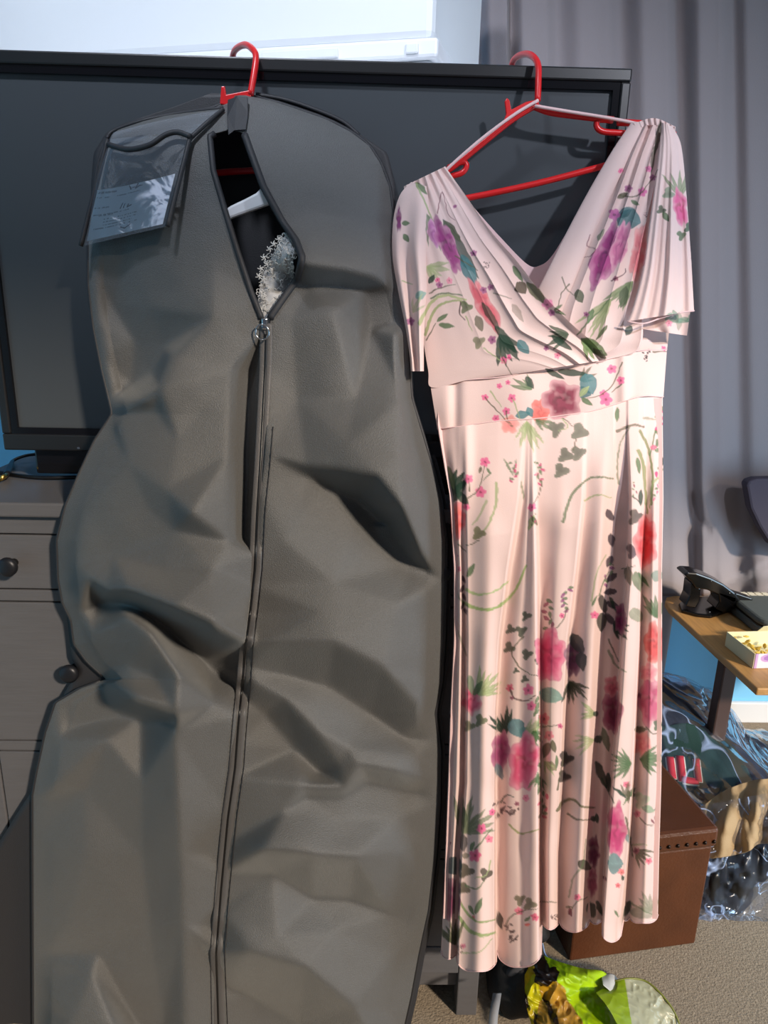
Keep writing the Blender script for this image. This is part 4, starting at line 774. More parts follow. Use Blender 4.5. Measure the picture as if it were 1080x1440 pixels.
for k in range(len(KX)-1):
    n = max(4, int(np.mean(np.abs(np.array(KX[k+1])-np.array(KX[k])))/1.05)); sd_ += list(k+np.arange(n)/n)
sd_.append(len(KX)-1); sd_ = np.array(sd_)
HEM = [(0, 2.2, 1350, 10), (2.2, 6.0, 1367, 16), (6.0, 9.0, 1361, 20), (9.0, 12.0, 1309, 12), (12.0, 14.2, 1312, 16), (14.2, 16.3, 1301, 8), (16.3, 18.45, 1326, 11), (18.45, 19.1, 1296, 4), (19.1, 21.01, 1299, 10)]
xb_ = np.interp(sd_, np.arange(22), [r[-1] for r in KX]); hem = np.zeros_like(sd_)
for a, b, y1, r in HEM:
    m = (sd_ >= a) & (sd_ < b) if b < 21 else (sd_ >= a); xa0, xb0 = np.interp(a, np.arange(22), [q[-1] for q in KX]), np.interp(min(b, 21), np.arange(22), [q[-1] for q in KX])
    e = np.minimum(xb_[m]-xa0, xb0-xb_[m]); r = r*1.35; f = np.clip(1-e/r, 0, 1); hem[m] = y1 - r*.9*(1-np.sqrt(np.clip(1-f*f, 0, 1)))
SEAM2 = [(603, 615), (600, 645), (592, 700), (588, 760), (585, 795), (577, 835), (566, 872), (559, 898), (558, 932)]
ytop = np.interp(np.interp(sd_, np.arange(22), [r[0] for r in KX]), [b for a, b in SEAM2], [a for a, b in SEAM2])
nr = 470; tt = np.linspace(0, 1, nr)[:, None]
ys = ytop[None]+(hem-ytop)[None]*tt; ss = sd_[None].repeat(nr, 0)
X, H = knots_surface(ss, ys, KX, KH, lev)
_ly = np.arange(0, 1700.); _lv = np.interp(_ly, [150, 300, 500, 600, 660, 720, 1400], [-.035, -.045, -.075, -.105, -.135, -.152, -.158]); _k = np.exp(-.5*(np.arange(-90, 91)/30.)**2); _lv = np.convolve(np.pad(_lv, 90, mode='edge'), _k/_k.sum(), 'valid')
lean = lambda y: np.interp(y, _ly, _lv)
fade = np.clip((ys-ytop[None])/160., 0.12, 1); H = H*fade + np.interp(X, [615, 645, 700, 760, 835, 898, 933], [-.008, .006, .014, .018, .014, .006, -.014])*np.exp(-((ys-ytop[None])/90.)**1.5) + .004*(vn(X, ys, 40, 3)-.5) + .0025*np.sin(X/5.5+ys/300.)*np.clip((ys-650)/400, 0, 1)*(vn(X, ys*.05, 22, 2))
H += .006*np.exp(-((X-(655+(ys-600)*.02))/9.)**2)*np.exp(-((ys-640)/60)**2)
grid('skirt', U(X, ys, lean(ys)-H), DM, dress, col=paint(X, ys))
# back of the skirt (seen from beside and between the flutes)
yb2 = np.linspace(560, 1292, 60)[:, None].repeat(50, 1); vb = np.linspace(0, 1, 50)[None].repeat(60, 0)
xl2 = np.interp(yb2, lev, KX[0])+1; xr2 = np.interp(yb2, lev, KX[-1])-1; xb2 = xl2+(xr2-xl2)*vb
grid('skirt_back', U(xb2, yb2, lean(yb2)+.020+.004*np.sin(xb2/7.)-.02*np.abs(2*vb-1)**6), MAT['dress_plain'], dress)
# generic patch between two edge polylines given in photo space: (x, y, depth forward)
def patch(name, A, B, nu, nv, hf=None, m=DM, col=True, sx=0, sy=0, lf=lean, off=0):
    def res(P, n):
        P = smoothpath(P, 8); L = np.r_[0, np.cumsum(np.hypot(*(P[1:, :2]-P[:-1, :2]).T))]; q = np.linspace(0, L[-1], n)
        return np.stack([np.interp(q, L, P[:, k]) for k in range(P.shape[1])], 1)
    a, b = res(A, nv), res(B, nv); u = np.linspace(0, 1, nu)[None, :, None]
    Q = a[:, None]*(1-u)+b[:, None]*u; uu_ = u[..., 0].repeat(nv, 0); vv_ = np.linspace(0, 1, nv)[:, None].repeat(nu, 1)
    x, y = Q[..., 0], Q[..., 1]; h = Q[..., 2] + (hf(uu_, vv_, x, y) if hf else 0)
    return grid(name, U(x, y, lf(y)-h-off), m, dress, col=paint(x, y, sx=sx, sy=sy) if col else None)
# waistband
WT = [(605, 540, -.006), (660, 533, .012), (715, 528, .022), (790, 514, .026), (850, 505, .024), (893, 493, .014), (938, 490, -.010)]
WB = [(615, 603, -.008), (645, 600, .006), (700, 592, .014), (760, 588, .018), (835, 577, .014), (898, 558, .006), (933, 558, -.014)]
patch('waistband', WT, WB, 90, 340, lambda u, v, x, y: .002*np.sin(x/16.)+.004*np.sin(math.pi*u)-.006*np.exp(-((x-640)/8.)**2)+.006*np.exp(-((x-878)/9.)**2))
sm = smoothpath([(a, b, c) for a, b, c in WB], 6); tube('waist_seam', U(sm[:, 0], sm[:, 1], lean(sm[:, 1])-sm[:, 2]-.0015), .0009, MAT['dress_plain'], dress, n=6, k=0)
sm = smoothpath([(a, b, c) for a, b, c in WT], 6); tube('waist_seam', U(sm[:, 0], sm[:, 1]+1, lean(sm[:, 1])-sm[:, 2]-.0015), .0009, MAT['dress_plain'], dress, n=6, k=0)
# back of bodice (inside of neckline) : plain pink V below the hanger
NB = [(625, 240, -.02), (665, 290, -.02), (705, 335, -.02), (742, 372, -.02), (760, 373, -.02), (776, 360, -.02), (800, 322, -.02), (840, 260, -.02), (890, 195, -.02)]
BB = [(606, 270, -.02), (618, 480, -.02), (650, 520, -.02), (700, 520, -.02), (760, 510, -.02), (820, 500, -.02), (870, 480, -.02), (895, 400, -.02), (935, 200, -.02)]
patch('bodice_back', NB, BB, 30, 120, lambda u, v, x, y: -.0*u, MAT['dress_plain'], False)
# right front (under the left wrap): gathered from the shoulder down to the waist
def pleats(n, amp, ph=0, pw=1.0, tw=0):
    return lambda u, v, x, y: amp*(1-np.abs(np.sin(math.pi*n*(u+tw*v)+ph))**pw)*np.clip(1.15-.55*v, .35, 1)
RA = [(893, 174, .0), (868, 215, .008), (838, 280, .012), (805, 345, .016), (775, 405, .02), (762, 440, .02), (770, 460, .018), (800, 480, .018)]
RBk = [(950, 178, .004), (940, 250, .018), (925, 330, .024), (912, 400, .028), (905, 450, .028), (903, 480, .026), (892, 496, .022), (850, 507, .022)]
patch('bodice_front_right', RA, RBk, 230, 300, lambda u, v, x, y: .007*(1-np.abs(np.sin(math.pi*6.0*u**.9+.3))**.8)*np.clip(1.25-v, .2, 1)+.0025*np.sin(26*u+1)*np.exp(-v*5)+.012*np.sin(math.pi*u))
# the smooth folded band along the right neckline
patch('neck_band', [(888, 172, .006), (862, 210, .013), (828, 268, .018), (796, 328, .022), (770, 380, .026), (752, 415, .024)], [(915, 170, .008), (884, 225, .019), (852, 290, .024), (826, 350, .028), (806, 400, .030), (790, 438, .028)], 60, 220, lambda u, v, x, y: .006*np.sin(math.pi*u)**.6)
# side piece under the right sleeve
patch('side_panel', [(880, 455, .0), (886, 475, .004), (893, 496, .010)], [(942, 455, -.03), (940, 475, -.028), (938, 492, -.018)], 50, 40)
# left front wrap: shoulder to the right waist, pleated along the diagonal
LA = [(626, 234, .006), (655, 275, .014), (690, 325, .020), (725, 365, .026), (760, 410, .032), (800, 452, .036), (835, 483, .036), (852, 506, .030)]
LBk = [(568, 262, -.006), (572, 330, .010), (582, 400, .016), (592, 460, .012), (602, 520, .0), (608, 545, -.002), (660, 534, .014), (720, 527, .024)]
def lp(u, v, x, y):
    k = np.clip(1-u*1.35, 0, 1); c = u*9.5
    return .010*np.sin(math.pi*np.clip(u, 0, 1)) + .0075*(1-np.abs(np.sin(math.pi*c*.75))**.7)*np.clip(1.1-u*1.8, 0, 1)*np.clip(.5+v, 0, 1)*(.6+.8*np.sin(c*1.3+1)**2)+.0035*np.sin(42*u)*np.exp(-v*6)
patch('bodice_front_left', LA, LBk, 300, 330, lp)
patch('bodice_front_left', [(852, 506, .030), (835, 510, .030), (800, 515, .030), (720, 528, .026)], [(853, 507, .028), (836, 512, .026), (800, 517, .024), (720, 530, .022)], 6, 60)
# sleeves
def sl_l(u, v, x, y): return .008*np.sin(u*math.pi*3.1+.6)*np.clip(v*2, 0, 1)+.010*np.sin(math.pi*u)
patch('sleeve', [(578, 256, .004), (562, 275, .0), (553, 310, -.004), (552, 360, -.004), (560, 410, -.002), (570, 460, .0), (576, 500, .002), (578, 522, .004)], [(600, 262, .006), (604, 300, .014), (600, 350, .018), (602, 400, .016), (598, 445, .014), (596, 480, .012), (596, 505, .008), (596, 522, .006)], 70, 260, sl_l, off=.008)
def sl_r(u, v, x, y): return (.005*np.sin(u*math.pi*4.2)+.0018*np.sin(u*math.pi*11+1))*np.clip(v*1.6, .15, 1)+.012*np.sin(math.pi*u)
patch('sleeve', [(930, 172, .012), (926, 220, .022), (915, 300, .028), (903, 380, .032), (890, 430, .034), (882, 452, .034)], [(946, 178, .004), (958, 205, .004), (965, 270, .006), (971, 350, .010), (974, 400, .012), (976, 437, .012)], 100, 280, sl_r, off=.010)
patch('sleeve_underlayer', [(884, 452, .020), (890, 462, .02), (905, 463, .02)], [(972, 430, .0), (969, 450, .0), (966, 472, .0)], 80, 40, lambda u, v, x, y: .005*np.sin(u*math.pi*4), off=.0)
patch('shoulder_seam', [(890, 174, .010), (920, 166, .014), (950, 178, .008)], [(893, 180, .012), (922, 176, .016), (950, 186, .010)], 8, 60, lambda u, v, x, y: .002*np.sin(v*50))
e_ = smoothpath([(882, 452, .050), (905, 455, .05), (930, 447, .04), (955, 440, .03), (976, 437, .024)], 6); tube('sleeve_hem', U(e_[:, 0], e_[:, 1], lean(e_[:, 1])-e_[:, 2]), .0012, MAT['dress_plain'], dress, n=6, k=0)
hx_ = X[-1]; tube('skirt_hem', U(hx_, ys[-1]-1, lean(ys[-1])-H[-1]-.0004), .0011, MAT['dress_plain'], dress, n=5, k=0)

# ================================================================== OTTOMAN
ot = empty('storage_ottoman', (.66, .15, 0), 'brown leather storage cube with a studded lid standing on the carpet under the dress', 'ottoman')
A_ = Vector((.530, .012, 0)); B_ = Vector((.806, .055, 0)); ex = (B_-A_).normalized(); ey = Vector((-ex.y, ex.x, 0)); W_ = (B_-A_).length; Dp = .26
def obox(name, o0, w0, w1, y0_, y1_, za, zb, m, bev):
    pts = [A_+ex*w0+ey*y0_, A_+ex*w1+ey*y0_, A_+ex*w1+ey*y1_, A_+ex*w0+ey*y1_]
    return prism(name, [(p.x, p.y, za) for p in pts], (0, 0, zb-za), m, ot, bevel=bev)
obox('body', 0, 0, W_, 0, Dp, 0.0005, .245, MAT['leather'], .004); obox('lid', 0, -.004, W_+.006, -.006, Dp+.004, .246, .292, MAT['leather'], .008)
for k in range(15):
    p = A_+ex*(W_-.004-.0195*k)+ey*(-.0062); bm = bmesh.new(); bmesh.ops.create_uvsphere(bm, u_segments=10, v_segments=6, radius=.0042, matrix=Matrix.Translation((p.x, p.y, .262)))
    from_bm('stud', bm, MAT['stud'], ot, smooth=True)

# ================================================================== TABLE and what stands on it
tb_ = empty('side_table', (1.2, .5, 0), 'light wood table with a rounded corner at the right edge, curtain behind it', 'table')
TZ = .5
out = [(.945, .228)] + [(.937, .44), (.930, .66)] + [(.936+.0, .70), (.952, .73), (.98, .742)] + [(1.75, .742), (1.75, .228)]
prism('tabletop', [(a, b, TZ-.018) for a, b in out], (0, 0, .018), MAT['wood'], tb_, bevel=.003)
def leg4(a, b, ta, tb2):
    bm = bmesh.new(); bmesh.ops.create_cube(bm, size=1)
    for v in bm.verts:
        top = v.co.z > 0; c = (a if top else b); v.co = Vector((c[0]+v.co.x*.036, c[1]+v.co.y*.036, TZ-.0185 if top else 0))
    from_bm('leg', bm, MAT['wood_dark'], tb_, bevel=.004)
leg4((1.005, .46), (.985, .43), 0, 0); leg4((1.35, .70), (1.36, .72), 0, 0); leg4((1.68, .70), (1.7, .72), 0, 0); leg4((1.68, .28), (1.7, .26), 0, 0)
# hole punch
hp = empty('hole_punch', (1.0, .62, TZ), 'glossy black desktop punch with a finned lever near the curved table edge', 'hole punch')
BP = MAT['black_plastic']
def pz(px, py, z): q = UZ(px, py, z); return (q[0], q[1], q[2])
prism('base', [pz(*q, TZ+.0006) for q in [(954, 853), (958, 862), (980, 868), (1000, 870), (1018, 864), (1036, 858), (1034, 848), (1000, 843), (965, 843)]], (0, 0, .010), BP, hp, bevel=.003)
Yh = .60
def pj(l, Y): return [tuple(U(a, b, Y)) for a, b in l]
prism('lever', pj([(962, 808), (968, 805), (980, 806), (1000, 813), (1018, 822), (1034, 834), (1042, 846), (1030, 848), (1012, 838), (995, 830), (978, 828), (972, 818)], Yh), (0, .055, 0), BP, hp, bevel=.004)
prism('front_post', pj([(972, 820), (986, 828), (984, 846), (978, 856), (964, 852), (970, 838)], Yh+.004), (0, .046, 0), BP, hp, bevel=.003)
prism('rear_housing', pj([(1010, 832), (1036, 840), (1036, 856), (1018, 862), (1006, 856), (1012, 846)], Yh), (0, .055, 0), BP, hp, bevel=.003)
prism('handle_bar', pj([(1034, 834), (1058, 842), (1060, 848), (1038, 852)], Yh+.006), (0, .03, 0), BP, hp, bevel=.002)
for a, b in ((1000, 817), (1026, 834), (998, 861)):
    q = U(a, b, Yh-.001); bm = bmesh.new(); bmesh.ops.create_uvsphere(bm, u_segments=10, v_segments=6, radius=.0018, matrix=Matrix.Translation(tuple(q))); from_bm('rivet', bm, MAT['chrome'], hp, smooth=True)
# keyboard
kb = empty('keyboard', (1.25, .70, TZ), 'off-white computer keyboard lying against the foot of the curtain', 'keyboard')
prism('keyboard_base', [(1.11, .66, TZ+.0006), (1.5, .66, TZ+.0006), (1.5, .735, TZ+.0006), (1.11, .735, TZ+.0006)], (0, 0, .012), MAT['keys'], kb, bevel=.002)
kme = None
for r in range(4):
    for c in range(19):
        x0 = 1.116+c*.0200; y0_ = .6655+r*.0170
        if kme is None:
            o = box('key', (0, 0, 0), (.0170, .0140, .006), MAT['keys'], None, bevel=.001); kme = o.data; o.data.name = 'key'
        else:
            o = bpy.data.objects.new('key', kme); COL.objects.link(o); md = o.modifiers.new('b', 'BEVEL'); md.width = .001
        o.location = (x0, y0_, TZ+.0127); o.parent = kb; o.matrix_parent_inverse = Matrix.Translation(-Vector(kb.location))
# grey zip case
zc = empty('zip_case', (1.2, .55, TZ), 'grey hard fabric zip case with rounded corners in front of the keyboard', 'case')
def rrect(x0, y0, x1, y1, r, n=6):
    o = []
    for cx, cy, a in ((x1-r, y1-r, 0), (x0+r, y1-r, 90), (x0+r, y0+r, 180), (x1-r, y0+r, 270)):
        for k in range(n+1): t = R_(a+90*k/n); o.append((cx+r*math.cos(t), cy+r*math.sin(t)))
    return o
rr1 = rrect(1.082, .475, 1.35, .645, .03)
prism('lower_shell', [(a, b, TZ+.0006) for a, b in rr1], (0, 0, .0225), MAT['case_grey'], zc, bevel=.005)
prism('upper_shell', [(a, b, TZ+.0262) for a, b in rr1], (0, 0, .0185), MAT['case_grey'], zc, bevel=.007)
prism('zip_line', [(a, b, TZ+.0232) for a, b in rrect(1.084, .477, 1.348, .643, .03)], (0, 0, .0028), MAT['cable_black'], zc)
# carton with crisps
cx0 = empty('carton', tuple(UZ(1060, 935, TZ)), 'small open white and lilac carton with yellow snacks at the table corner', 'box')
p1 = np.array(UZ(1059, 940, TZ+.0006)); p2 = np.array(UZ(1020, 908, TZ+.0006)); e1 = p2-p1; e1[2] = 0; L1 = np.linalg.norm(e1); e1 /= L1; e2 = np.array([-e1[1], e1[0], 0])*-1
if e2[0] < 0: e2 = -e2
def wall(name, a, b, h, m, t=.0016, col=False):
    a, b = np.array(a), np.array(b); n = np.array([-(b-a)[1], (b-a)[0], 0]); n = n/np.linalg.norm(n)*t
    if col:
        uu3, vv3 = np.meshgrid(np.linspace(0, 1, 60), np.linspace(0, 1, 30)); Pq = a+(b-a)*uu3[..., None]+np.array([0, 0, 1.])*h*(1-vv3)[..., None]
        cc = np.ones(uu3.shape+(3,))*c3(232, 224, 228); mm = ((uu3-.28)**2/.03+(vv3-.3)**2/.08 < 1) | (uu3 < .06); cc[mm] = c3(202, 160, 205); cc[((uu3-.28)**2/.012+(vv3-.3)**2/.03 < 1)] = c3(170, 120, 185)
        return grid(name, Pq, MAT['card'], cx0, col=cc, solid=.0014)
    return prism(name, [a, b, b+n, a+n], (0, 0, h), m, cx0)
hC = .036; L2 = .12
prism('carton_base', [p1, p2, p2+e2*L2, p1+e2*L2], (0, 0, .0016), MAT['card_in'], cx0)
wall('carton_side', p1, p2, hC, MAT['card_in']); wall('carton_side', p2, p2+e2*L2, hC, MAT['card_in']); wall('carton_front', p1, p1+e2*L2, hC, None, col=True)
q0 = p2+e2*.075; prism('carton_flap', [q0+[0, 0, hC], q0+e2*.04+[0, 0, hC], q0+e2*.045-e1*.02+[0, 0, hC+.026], q0-e1*.018+[0, 0, hC+.020]], (.001, .001, .001), MAT['card_in'], cx0)
SN = {}
for k in range(34):
    c = p1+e1*random.uniform(.008, L1-.008)+e2*random.uniform(.008, .10); c[2] = TZ+.016+random.uniform(0, .016)
    bm = bmesh.new(); bmesh.ops.create_icosphere(bm, subdivisions=1, radius=.008, matrix=Matrix.Translation(c) @ Matrix.Rotation(random.uniform(0, 6), 4, Vector((random.random(), random.random(), 1)).normalized()) @ Matrix.Diagonal((1.3, .6, .35, 1)))
    tag(from_bm('snack', bm, MAT['crisp'], None), 'small yellow snack piece in the open lilac carton', 'snack', 'snacks in the carton')
# dark bag hung against the curtain
db = U(1085, 715, .70); bm = bmesh.new()
pts = [(1050, 682), (1054, 676), (1064, 673), (1120, 672), (1180, 676), (1190, 700), (1180, 770), (1130, 780), (1085, 768), (1068, 740), (1056, 715)]
cb = prism('fabric_bag', pj(pts, .70), (0, .035, 0), mat('dark_mauve', srgb(66, 60, 74), .8), None, bevel=.008)
tag(cb, 'dark mauve-grey fabric bag with rounded corner in front of the curtain at the photo edge', 'bag')

# ================================================================== CLOTHES HEAP UNDER FILM
def heap(x, y):
    f = np.clip((y-.10)/.10, 0, 1); a = np.interp(y, [.08, .12, .14, .2, .3, .4, .58, .70, .82], [0, .0, .11, .165, .19, .235, .33, .24, .05])
    r = np.interp(x, [.70, .84, .92, 1.047, 1.143, 1.175, 1.3], [.9, .98, 1.0, .84, .50, .42, .2]); r = np.where(y < .35, .95*np.interp(x, [.75, .9, 1.1, 1.3], [.95, 1., .95, .7]), r*np.clip((y-.35)/.1, 0, 1)+.95*np.interp(x, [.75, .9, 1.1, 1.3], [.95, 1., .95, .7])*(1-np.clip((y-.35)/.1, 0, 1)))
    return a*r + .02*(vn(x*100, y*100, 7, 4)-.5)*f + .010*(vn(x*100, y*60, 3.2, 5)-.5)*f
def heap_patch(name, x0, x1, y0_, y1_, dz, m, lab, cat, n=90, fn=None):
    y, x = np.meshgrid(np.linspace(y0_, y1_, n), np.linspace(x0, x1, n), indexing='ij'); z = heap(x, y)+dz
    if fn is not None: z = z+fn(x, y)
    ed = np.minimum(np.minimum((x-x0)/.02, (x1-x)/.02), np.minimum((y-y0_)/.015, (y1_-y)/.02)); z = np.where(ed < 1, z-(1-np.clip(ed, 0, 1))*.035, z)
    z = np.maximum(z, .0015)
    o = grid(name, np.stack([x, y, z], -1), m, None, solid=.003)
    return tag(o, lab, cat) if lab else o
heap_patch('jacket', .83, 1.28, .30, .79, -.006, MAT['navy'], 'navy jacket folded on the heap under clear film beneath the table', 'jacket', fn=lambda x, y: .012*np.sin(x*60+y*40))
heap_patch('sweater', .835, 1.05, .285, .47, .010, MAT['green_wool'], 'dark green top with red lettering on the clothes heap beside the ottoman', 'sweater')
heap_patch('trousers', .84, 1.16, .175, .33, .004, MAT['navy'], 'dark trousers lying across the middle of the clothes heap', 'trousers', fn=lambda x, y: .012*np.sin(x*80-y*30))
y_, x_ = np.meshgrid(np.linspace(0, 1, 120), np.linspace(0, 1, 120), indexing='ij')
def front_sheet(name, A, B, m, lab, cat, amp, solid=.003):
    """hanging front of the heap between an upper and a lower edge, points (px,py,Y)"""
    a = smoothpath(np.array([[*p] for p in A]), 10); b = smoothpath(np.array([[*p] for p in B]), 10); n = 100
    ra = np.stack([np.interp(np.linspace(0, 1, n), np.linspace(0, 1, len(a)), a[:, k]) for k in range(3)], 1); rb = np.stack([np.interp(np.linspace(0, 1, n), np.linspace(0, 1, len(b)), b[:, k]) for k in range(3)], 1)
    v = np.linspace(0, 1, 70)[:, None, None]; Q = ra[None]*(1-v)+rb[None]*v; x, y, Y = Q[..., 0], Q[..., 1], Q[..., 2]
    Y = Y-.03*np.sin(math.pi*v[..., 0])-amp*(vn(x, y*.5, 9, 6)-.5)-amp*.6*np.sin(x/6.+y/30.)
    return tag(grid(name, U(x, y, Y), m, None, solid=solid), lab, cat)
front_sheet('cargo_trousers', [(978, 1142, .23), (1010, 1118, .25), (1050, 1100, .27), (1120, 1090, .28)], [(984, 1208, .14), (1010, 1206, .13), (1050, 1198, .13), (1070, 1186, .14), (1120, 1195, .14)], MAT['tan_cloth'], 'tan cotton trousers bundled under clear film behind the ottoman', 'trousers', .016)
front_sheet('black_pouch', [(982, 1200, .17), (1020, 1196, .165), (1060, 1185, .165), (1130, 1185, .17)], [(990, 1262, .135), (1010, 1286, .13), (1040, 1284, .13), (1075, 1248, .15), (1130, 1200, .18)], MAT['black_bag'], 'shiny black plastic bag at the foot of the clothes heap on the carpet', 'bag', .010)
# red letters on the green top
def ground_strip(name, p, q, w_, m, par):
    a, b = np.array(p), np.array(q); d = (b-a)/np.linalg.norm(b-a); n = np.array([-d[1], d[0]])*w_; P_ = []
    for t in np.linspace(0, 1, 8):
        c = a+(b-a)*t; P_.append([(x, y, float(heap(np.array(x), np.array(y)))+.0145) for x, y in ((c-n), (c+n))])
    return grid(name, np.array(P_), m, par, solid=.002)
swt = [o for o in COL.objects if o.name.startswith('sweater')][0]
for p, q, w_ in (((.848, .335), (.858, .385), .0085), ((.868, .325), (.882, .385), .0085), ((.868, .330), (.905, .322), .007), ((.905, .322), (.918, .374), .007)):
    ground_strip('letter_edging', p, q, w_*1.35, MAT['letter_cream'], swt).location.z -= .0025
    ground_strip('letter', p, q, w_, MAT['letter_red'], swt)
# the film over everything
y, x = np.meshgrid(np.linspace(.10, .80, 110), np.linspace(.825, 1.32, 110), indexing='ij')
z = np.maximum(heap(x, y)+.016+.014*(vn(x*100, y*100, 5, 8)-.4)+.008*(vn(x*100+y*60, y*40, 2.4, 9)-.5), .004)
film = grid('plastic_cover', np.stack([x, y, z], -1), MAT['film'], None)
tag(film, 'crinkled clear plastic film covering the clothes heap beside the ottoman', 'plastic cover')
bm = bmesh.new()
n = 60; v, u = np.meshgrid(np.linspace(0, 1, 50), np.linspace(0, 1, 80), indexing='ij')
xs_ = 975+160*u; top_ = 1135-30*u; bot_ = 1296-90*np.clip((u-.45)/.55, 0, 1)**1.2
yy_ = top_+(bot_-top_)*v; Yf = .20-.085*v-.035*np.sin(math.pi*v)-.012*(vn(xs_, yy_, 8, 3)-.5)
tag(grid('plastic_cover', U(xs_, yy_, Yf), MAT['film'], None), 'clear plastic film hanging over the tan trousers and the black bag on the carpet', 'plastic cover')

# ================================================================== FLOOR THINGS IN FRONT
# black rucksack-like heap beside the dresser with a grey flap and white strap
def lump(name, c, r, m, par=None, amp=.25, seed=1, sq=(1, 1, 1)):
    bm = bmesh.new(); bmesh.ops.create_icosphere(bm, subdivisions=4, radius=1)
    for v in bm.verts:
        k = 1+amp*(float(vn(np.array(v.co.x*10+20), np.array(v.co.y*10+v.co.z*7+30), 5, seed))-.5)*2
        v.co = Vector((v.co.x*r[0]*k, v.co.y*r[1]*k, v.co.z*r[2]*k)); v.co = v.co+Vector(c); v.co.z = max(v.co.z, .0006)
    return from_bm(name, bm, m, par, smooth=True)
rk = empty('rucksack', (.40, -.04, 0), 'black fabric rucksack on the carpet between dresser and green carrier bag', 'rucksack')
lump('body', (.402, -.045, .045), (.052, .085, .075), MAT['black_cloth'], rk, .2, 3); lump('grey_flap', (.405, -.085, .085), (.026, .02, .035), MAT['grey_cloth'], rk, .3, 5)
stp = [UZ(699, 1397, .125), UZ(697, 1410, .13), UZ(694, 1430, .125), UZ(692, 1460, .11)]
pt = smoothpath(stp, 8); w0 = np.array([.0075, 0, 0]); tag(grid('strap', np.stack([pt-w0, pt+w0], 1), MAT['strap_white'], rk, solid=.0015), 'white webbing strap')
lump('rucksack_side', (.455, .075, .035), (.05, .05, .04), MAT['black_cloth'], rk, .2, 4)
cbv = tube('charging_cable', [UZ(735, 1290, .01), UZ(752, 1305, .012), UZ(762, 1325, .01), UZ(768, 1345, .006), UZ(790, 1362, .004)], .0022, MAT['cable_blue'], None, n=8)
tag(cbv, 'thin pale blue cable curving over the carpet between dress hem and ottoman', 'cable')
# green carrier bag with banana print
def cb_sheet(name, A, B, dep, colf, m, par, amp=.012, nv=130, nu=120, sd=3):
    """crumpled sheet between two edges given as (px, py, height above the carpet)"""
    a = smoothpath(np.array(A, float), 10); b = smoothpath(np.array(B, float), 10)
    ra = np.stack([np.interp(np.linspace(0, 1, nv), np.linspace(0, 1, len(a)), a[:, k]) for k in range(3)], 1); rb = np.stack([np.interp(np.linspace(0, 1, nv), np.linspace(0, 1, len(b)), b[:, k]) for k in range(3)], 1)
    u = np.linspace(0, 1, nu)[None, :, None]; Q = ra[:, None]*(1-u)+rb[:, None]*u; x, y, z = Q[..., 0], Q[..., 1], Q[..., 2]
    cr = np.abs(vn(x+y*.4, y, 17, sd)-.5)*2+.5*np.abs(vn(x, y-x*.5, 8, sd+1)-.5)*2
    z = np.maximum(z+dep*np.sin(math.pi*u[..., 0])-amp*cr+amp*.5, .001)
    d = _fw + _R*((x-540)/1000.)[..., None] + _U*((720-y)/1000.)[..., None]
    return grid(name, C0+d*((z-C0[2])/d[..., 2])[..., None], m, par, col=colf(x, y) if colf else None, solid=.0006)
cbg = empty('carrier_bag', (.56, -.05, 0), 'crumpled lime green plastic carrier bag printed with bananas on the carpet', 'carrier bag')
def gcol(x, y):
    x = x+5*(vn(x, y, 12, 1)-.5); y = y+5*(vn(x, y, 12, 2)-.5)
    c = np.tile(c3(178, 214, 22), x.shape+(1,)); c = c*(.85+.3*vn(x, y, 12, 3))[..., None]
    dk = c3(40, 26, 14)
    prn = x < 795+(y-1400)*.55
    prn &= x < 830
    c[prn] = dk
    for cx, cy, l, w_, a, cc in ((742, 1372, 22, 11, 1.5, c3(236, 200, 30)), (752, 1405, 34, 11, 1.25, c3(222, 216, 30)), (775, 1392, 22, 15, .7, c3(214, 168, 40)), (788, 1412, 26, 13, 1.0, c3(206, 160, 60)), (768, 1440, 34, 10, 1.1, c3(176, 140, 60)), (800, 1438, 32, 13, 1.1, c3(188, 142, 58)), (745, 1440, 24, 8, 1.3, c3(214, 190, 40)), (815, 1460, 30, 12, 1.1, c3(200, 150, 50))):
        dx, dy = x-cx, y-cy; ca, sa = math.cos(a), math.sin(a); e_x, e_y = dx*ca+dy*sa, -dx*sa+dy*ca+ (dx*ca+dy*sa)**2/120.
        m_ = (e_x/l)**2+(e_y/w_)**2 < 1; c[m_] = cc*(1-.5*np.clip(np.abs(e_y[m_])/w_, 0, 1)[:, None]**2)*(.9+.2*vn(x[m_], y[m_], 4, 4)[:, None])
    for cx, cy, r in ((760, 1356, 9), (765, 1374, 12), (775, 1370, 9), (757, 1364, 6)):
        c[np.hypot(x-cx, (y-cy)) < r*(.8+.5*vn(x, y, 4, 6))] = c3(26, 16, 12)
    return c
GB = MAT['green_bag']
cb_sheet('bag_face', [(756, 1340, .05), (785, 1352, .06), (820, 1362, .07), (848, 1366, .06), (862, 1382, .03), (866, 1396, .02), (868, 1420, .03), (870, 1470, .05)], [(740, 1356, .10), (738, 1370, .10), (738, 1385, .10), (738, 1400, .09), (740, 1415, .08), (744, 1430, .07), (750, 1450, .06), (756, 1480, .05)], .04, gcol, GB, cbg, .010)
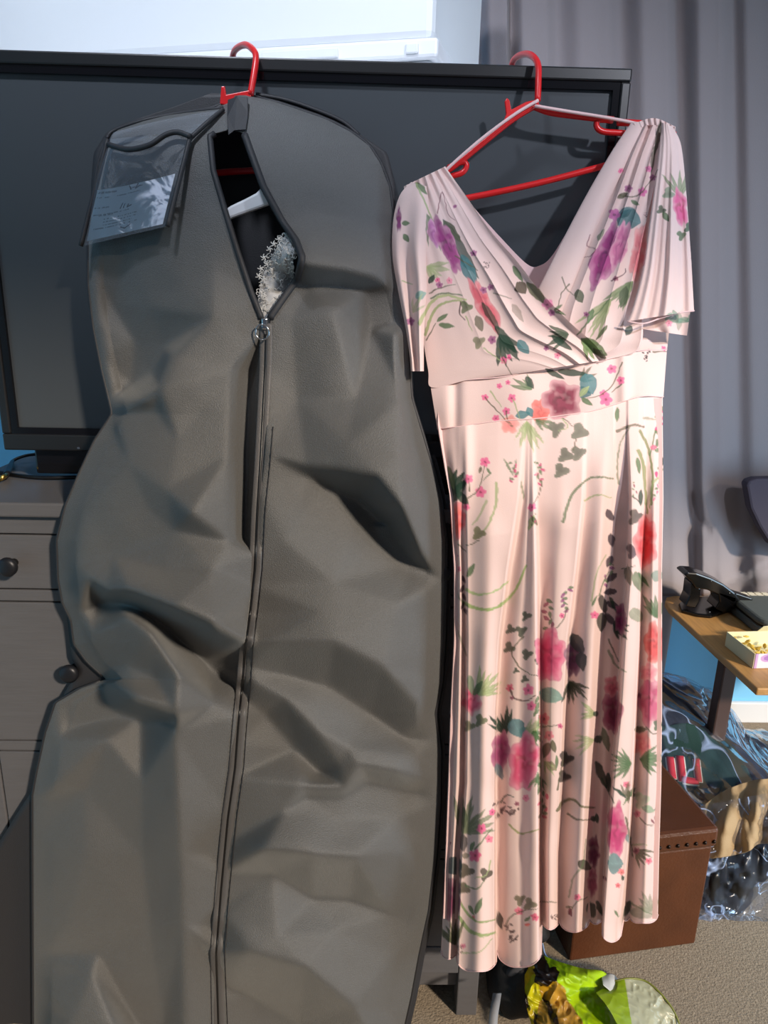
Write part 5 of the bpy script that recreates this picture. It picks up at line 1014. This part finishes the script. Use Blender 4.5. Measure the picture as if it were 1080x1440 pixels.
cb_sheet('bag_mouth', [(862, 1382, .05), (880, 1377, .055), (905, 1380, .05), (925, 1395, .045), (945, 1420, .03), (958, 1450, .01), (962, 1480, .01)], [(838, 1396, .11), (850, 1410, .11), (860, 1425, .10), (868, 1440, .09), (880, 1455, .08), (890, 1470, .07), (895, 1490, .06)], -.02, lambda x, y: np.where((x < 882+.15*(y-1400))[..., None], c3(150, 176, 24), c3(188, 188, 160)), GB, cbg, .004)
tube('bag_edge', [UZ(862, 1381, .051), UZ(882, 1376, .056), UZ(906, 1379, .051), UZ(926, 1394, .046), UZ(946, 1419, .031), UZ(959, 1449, .012)], .0018, mat('edge_olive', srgb(120, 124, 50), .4), cbg, n=6)
tag(cb_sheet('bag_liner', [(845, 1370, .05), (862, 1370, .05), (872, 1382, .04), (880, 1395, .03)], [(848, 1385, .08), (856, 1392, .07), (862, 1398, .06), (866, 1404, .05)], .0, None, MAT['torn_edge'], cbg, .002, 30, 20), 'white torn inner edge')

# ================================================================== CABLES on the dresser
hd = empty('video_cable', tuple(UZ(12, 665, TOPZ)), 'black cable with a gold-tipped plug lying on the dresser top at the left', 'cable')
z_ = TOPZ+.008
tube('plug', [UZ(8, 669, z_), UZ(13, 659, z_), UZ(17, 649, z_)], [.008, .0085, .005], MAT['cable_black'], hd, n=8, flat=.6)
tube('gold_connector', [UZ(1, 673, z_), UZ(7, 670, z_)], [.0075, .0075], MAT['gold'], hd, n=8, k=0, flat=.5)
tube('cord', [UZ(18, 648, z_), UZ(26, 644, TOPZ+.012), UZ(40, 640, TOPZ+.016), UZ(62, 638, TOPZ+.014)], .0026, MAT['cable_black'], hd, n=8)
c2 = tube('power_cable', [UZ(-30, 672, TOPZ+.004), UZ(-8, 664, TOPZ+.004), UZ(20, 668, TOPZ+.004), UZ(60, 672, TOPZ+.004), UZ(110, 671, TOPZ+.004), UZ(150, 668, TOPZ+.004)], .0034, MAT['cable_black'], None, n=8)
tag(c2, 'thick black power cable running along the dresser top in front of the television foot', 'cable')
